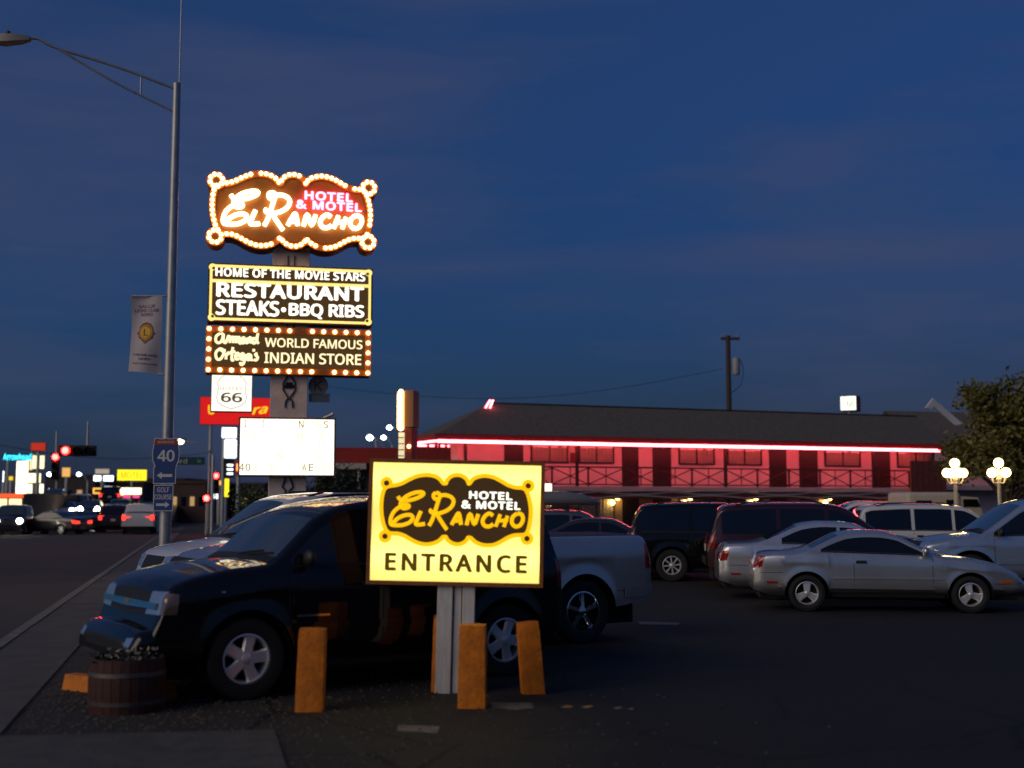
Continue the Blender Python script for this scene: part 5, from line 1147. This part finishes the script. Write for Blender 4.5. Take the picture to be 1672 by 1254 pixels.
for n_, lab, c, Y, a, b, yt, dep, m in BL:
    s = shop(n_, lab, c, Y, a, b, yt, dep, m)
    for i in range(5):
        u = a + (b - a) * (i + .25) / 5; MB().box(lx(u, c, Y), lx(u + (b - a) * .1, c, Y), -.05, -.002, lz(826, Y), lz(min(820, yt + 22), Y)).obj('window', emit('far_window', (1, .6, .25), .35) if i % 2 else glass_dk, s)
    MB().box(lx(a, c, Y) - .1, lx(b, c, Y) + .1, -.15, dep, lz(yt, Y), lz(yt, Y) + .25).obj('parapet', m, s)
gs = thing('fuel_canopy', 'fuel station canopy with a row of pink neon on the far street side', 'canopy', ((190 - 836) * 150 / 2045, 150, 0), .24)
MB().box(lx(168, 190, 150), lx(226, 190, 150), 0, 6, lz(814, 150), lz(809, 150)).obj('roof', tanw, gs); MB().tube([(lx(172, 190, 150), -.1, lz(811, 150)), (lx(224, 190, 150), -.1, lz(811, 150))], .12, 8).obj('neon_tube', emit('neon_magenta', (1, .05, .2), 2), gs)
for p in (170, 197, 224): MB().tube([(lx(p, 190, 150), 1, 0), (lx(p, 190, 150), 1, lz(814, 150))], .15, 8).obj('column', galv, gs)
MB().ball((lx(190, 190, 150), -.2, lz(812, 150)), .25, 8, 6).obj('lamp', hot, gs, 60)

# traffic lights and street lamps
red_on = emit('signal_red', (1, .012, .01), 70, (.3, .01, .01)); housing = mat('signal_black', (.02, .018, .012), .6); lens_off = mat('signal_off', (.03, .02, .015), .3)
def signal(label, p, y, Y, horizontal=True, support=None):
    t = thing('traffic_light', label, 'traffic light', ((p - 836) * Y / 2045, Y, 0), .2); z = lz(y, Y)
    if horizontal: MB().cbox(-.32, 1.3, 0, .2, z - .24, z + .24, .03).obj('housing', housing, t); pts = [(0, z), (.48, z), (.96, z)]
    else: MB().cbox(-.2, .2, 0, .2, z - 1.15, z + .22, .03).obj('housing', housing, t); pts = [(0, z), (0, z - .46), (0, z - .92)]
    for i, (x, zz) in enumerate(pts):
        h = MB().lathe([(.17, 0), (.17, .2), (.155, .2), (.155, .01)], 14, Matrix.Translation((x, 0, zz)) @ Matrix.Rotation(math.pi / 2, 4, 'X')).obj('visor', housing, t, 40)
        MB().ball((x, -.03, zz), .175 if i == 0 else .14, 12, 8, (1, .5, 1)).obj('lens', red_on if i == 0 else lens_off, t, 60)
    for q in support or (): MB().tube(q, .045, 8).obj('support', galv, t)
    return t
z_ = lz(728, 55)
signal('traffic light with glowing red lamp on a horizontal black head hung over the road', 102, 735.5, 55, True, [[(.9, .1, z_ - .1), (.9, .1, z_ + 1.1)]])
signal('red traffic light hanging left of and behind the horizontal head', 86, 746, 63, False, [[(0, .1, lz(746, 63) + .2), (0, .1, lz(746, 63) + 1.3)]])
signal('red traffic light on the corner pole beneath the red sign board', 350.5, 777, 80, False, [[(-.45, .1, 0), (-.45, .1, lz(735, 80))], [(-.45, .1, lz(770, 80)), (0, .1, lz(770, 80))]])
wk = thing('walk_signal', 'small glowing red walk signal low on a post by the brick building', 'traffic light', ((335.5 - 836) * 74 / 2045, 74, 0))
MB().cbox(-.22, .22, 0, .2, lz(821, 74), lz(806, 74), .02).obj('housing', housing, wk); MB().ball((0, -.02, lz(813.5, 74)), .17, 12, 8, (1, .4, 1)).obj('lens', red_on, wk, 60); MB().tube([(0, .1, 0), (0, .1, lz(806, 74))], .05, 8).obj('post', galv, wk)
sw_ = thing('span_wire', 'thin span wire carrying the traffic lights across the street', 'wire', (0, 0, 0))
p0 = Vector(((-30 - 836) * 59 / 2045, 59, lz(722, 59))); p1 = Vector(((345 - 836) * 66 / 2045, 66, lz(738, 66)))
MB().tube([tuple(p0.lerp(p1, i / 24) - Vector((0, 0, .55 * math.sin(math.pi * i / 24)))) for i in range(25)], .012, 5).obj('cable', trim, sw_)
sn = thing('street_name_sign', 'green street name plate ending in ord beside the blue route shield', 'sign', ((304 - 836) * 60 / 2045, 60, 0), .1)
MB().cbox(lx(276, 304, 60), lx(331, 304, 60), 0, .03, lz(759, 60), lz(746, 60), .005).obj('plate', mat('street_green', (.01, .07, .06), .5), sn); text('ord', mat('street_white', (.5, .55, .5), .6), sn, lx(293, 304, 60), lz(752.5, 60), .55, .24, -.003, bold=.01); text('St', mat('street_white', (.5, .55, .5), .6), sn, lx(322, 304, 60), lz(752.5, 60), .2, .14, -.003)
for q in (-.6, .6): MB().tube([(q, .015, lz(746, 60)), (q, .015, lz(739.5, 60))], .012, 5).obj('hanger', galv, sn)
def street_lamp(label, p, y, Y, arm, m, r=.2):
    t = thing('street_lamp', label, 'street light', ((p - 836) * Y / 2045, Y, 0), 0, 'lit street lamps down the street'); z = lz(y, Y)
    MB().tube([(v.x, 0, v.z) for v in cr([Vector((arm, 0, z - .9)), Vector((arm * .6, 0, z - .25)), Vector((0, 0, z + .08))], 6)], .045, 6).obj('arm', galv, t)
    MB().tube([(arm, 0, 0), (arm, 0, z - .85)], .09, 8).obj('pole', galv, t); MB().cbox(-.3, .3, -.15, .15, z + .02, z + .14, .03).obj('lamp_head', housing, t); MB().ball((0, 0, z - .03), r, 10, 8, (1, 1, .8)).obj('lamp', m, t, 60)
lw = emit('street_lamp_warm', (1, .78, .5), 9); lc = emit('street_lamp_cool', (.75, .88, 1), 12)
street_lamp('lit street lamp on a long arm above the blue route shield', 290.5, 719.5, 75, 2.0, lw, .22)
for p, y, Y, arm, lab in ((602, 713.5, 95, 1.2, 'cool white street lamp just left of the slim sign tower, lower left of three'), (634, 697, 120, 1.5, 'white street lamp touching the slim sign tower, highest of three'), (624.5, 713.5, 125, .9, 'small white street lamp between the other two by the sign tower'), (77, 774, 135, .8, 'cool white street lamp below the hanging red lights'), (125.5, 774, 140, 1.0, 'cool white street lamp between the gold sign and the sparkling sign')): street_lamp(lab, p, y, Y, arm, lc, .27)
pn2 = thing('pennant_mast', 'thin pale mast left of the sign tower', 'mast', ((612.5 - 836) * 70 / 2045, 70, 0)); MB().tube([(0, 0, 0), (0, 0, lz(721, 70))], .05, 8).obj('mast', galv, pn2); MB().ball((0, 0, lz(720, 70)), .09, 8, 6).obj('cap', galv, pn2)
# club emblem on the pylon's side, small fixture over the marquee
ce = MB().prism(disc((px(521), pz(628)), .28, 24), -.06, -.02).obj('club_emblem', mat('club_grey', (.16, .15, .15), .6), py_)
text('K', mat('club_dark', (.04, .04, .05), .6), ce, px(521), pz(628), .26, .3, -.062, bold=.02)
MB().cbox(px(506), px(540), -.06, -.03, pz(655.5), pz(641), .01).obj('club_plate', mat('club_blue', (.10, .13, .17), .6), py_)
MB().tube([(px(531), 0, pz(682)), (px(547), -.1, pz(674.5))], .05, 8).obj('fixture', galv, py_)

# notice box glowing beside the entrance sign
nbx = thing('lit_notice', 'small white lit notice with red glow by the motel stair, right of the entrance sign', 'sign', ((895 - 836) * 56 / 2045, 56, 0))
MB().cbox(-.2, .2, 0, .12, lz(803, 56), lz(788, 56), .02).obj('cabinet', redm, nbx); MB().box(-.17, .17, -.015, -.002, lz(802, 56), lz(789.5, 56)).obj('sign_face', emit('notice_face', (1, .75, .55), 2), nbx); MB().tube([(0, .06, 0), (0, .06, lz(803, 56))], .04, 8).obj('post', galv, nbx)

# box truck by the motel
Y = 46.0; c = 1545
bt = thing('camper_truck', 'cream camper truck parked below the brown stair panel', 'truck', ((c - 836) * Y / 2045, Y, 0), .05)
cream = mat('camper_cream', (.55, .5, .42), .5, var=.08)
MB().cbox(lx(1482, c, Y), lx(1572, c, Y), 0, 2.1, .6, lz(803.5, Y), .12).obj('box_body', cream, bt)
MB().prism([(lx(1572, c, Y), .55), (lx(1625, c, Y), .55), (lx(1625, c, Y), 1.15), (lx(1612, c, Y), 1.25), (lx(1602, c, Y), lz(812, Y)), (lx(1572, c, Y), lz(810, Y))], .08, 2.0).obj('cab', cream, bt)
for a, b, y0, y1 in ((1497, 1523, 817, 826), (1547, 1565, 816, 827)): MB().cbox(lx(a, c, Y), lx(b, c, Y), -.02, .0, lz(y1, Y), lz(y0, Y), .004).obj('window', glass_dk, bt)
MB().prism([(lx(1577, c, Y), lz(828, Y)), (lx(1606, c, Y), lz(828, Y)), (lx(1600, c, Y), lz(815, Y)), (lx(1577, c, Y), lz(815, Y))], .06, .079).obj('side_window', glass_dk, bt)
for p in (1500, 1605):
    for yy in (.05, 1.85): w_ = MB().lathe([(.001, -.1), (.3, -.1), (.36, -.06), (.36, .06), (.3, .1), (.001, .1)], 20, Matrix.Translation((lx(p, c, Y), yy + .1, .36)) @ Matrix.Rotation(math.pi / 2, 4, 'X')).obj('wheel', tyre_m, bt, 40)

# traffic
AW, TO = 1.811, 1.811 + math.pi
def spot(p, Y): return ((p - 836) * Y / 2045, Y)
TR = [('pickup', 'white pickup with red tail lamps driving off in the near lane', 'pickup', lit(pickup_shape(MATS['white_paint_b']), tail_lamp=tl_on), (228, 80), AW), ('suv', 'dark red SUV with bright tail lamps beside the white pickup on the road', 'car', lit(suv_shape(MATS['dark_red']), tail_lamp=tl_on), (188, 84), AW),
      ('sedan', 'dark sedan turning across the road with an amber lamp', 'car', lit(sedan_shape(MATS['graphite']), marker_lamp=or_on, tail_lamp=tl_on), (86, 78), 2.75), ('sedan', 'dim green-grey sedan turning just behind the dark turning sedan', 'car', sedan_shape(paint('green_grey', (.05, .06, .05), .3, .35)), (122, 84), 2.5),
      ('suv', 'oncoming truck with round white headlamps at the picture edge', 'car', lit(suv_shape(MATS['graphite']), headlamp=hl_on), (21, 78), TO), ('sedan', 'oncoming car with glaring headlamps above the dark turning sedan', 'car', lit(sedan_shape(MATS['silver_paint']), headlamp=hl_on), (106, 101), TO),
      ('suv', 'oncoming SUV with glaring headlamps in the middle of the traffic', 'car', lit(suv_shape(MATS['van_silver']), headlamp=hl_on), (127, 105), TO), ('sedan', 'oncoming car with headlamps nearest the centre line', 'car', lit(sedan_shape(MATS['graphite']), headlamp=hl_on), (147, 103), TO),
      ('suv', 'distant oncoming SUV with white headlamps behind the others', 'car', lit(suv_shape(MATS['graphite']), headlamp=hl_blue), (85, 114), TO), ('sedan', 'small distant oncoming car at the far lane', 'car', lit(sedan_shape(MATS['graphite']), headlamp=hl_on), (66, 108), TO),
      ('sedan', 'distant car with tail lamps ahead of the dark red SUV', 'car', lit(sedan_shape(MATS['graphite']), tail_lamp=tl_on), (196, 104), AW), ('suv', 'farthest car with tail lamps ahead of the white pickup', 'car', lit(suv_shape(MATS['black_paint_b']), tail_lamp=tl_on), (180, 118), AW)]
for n_, lab, cat, shp, (p, Y), hd in TR:
    x, y = spot(p, Y); o, pa_, ca_, bo_ = vehicle(n_, lab, cat, dict(shp, low=True), (x, y, hd, 1.0), 'cars driving on the street')
    if 'oncoming' in lab:
        for s in (-.66, .66): MB().ball(tuple(ca_('F', s, .76 if n_ == 'sedan' else .88, -.04)), .19, 10, 7).obj('glare_ball', hl_on, bo_, 60)  # glowing balls added over the headlamps to enlarge their glare
    o.location.z = road_z(Y)
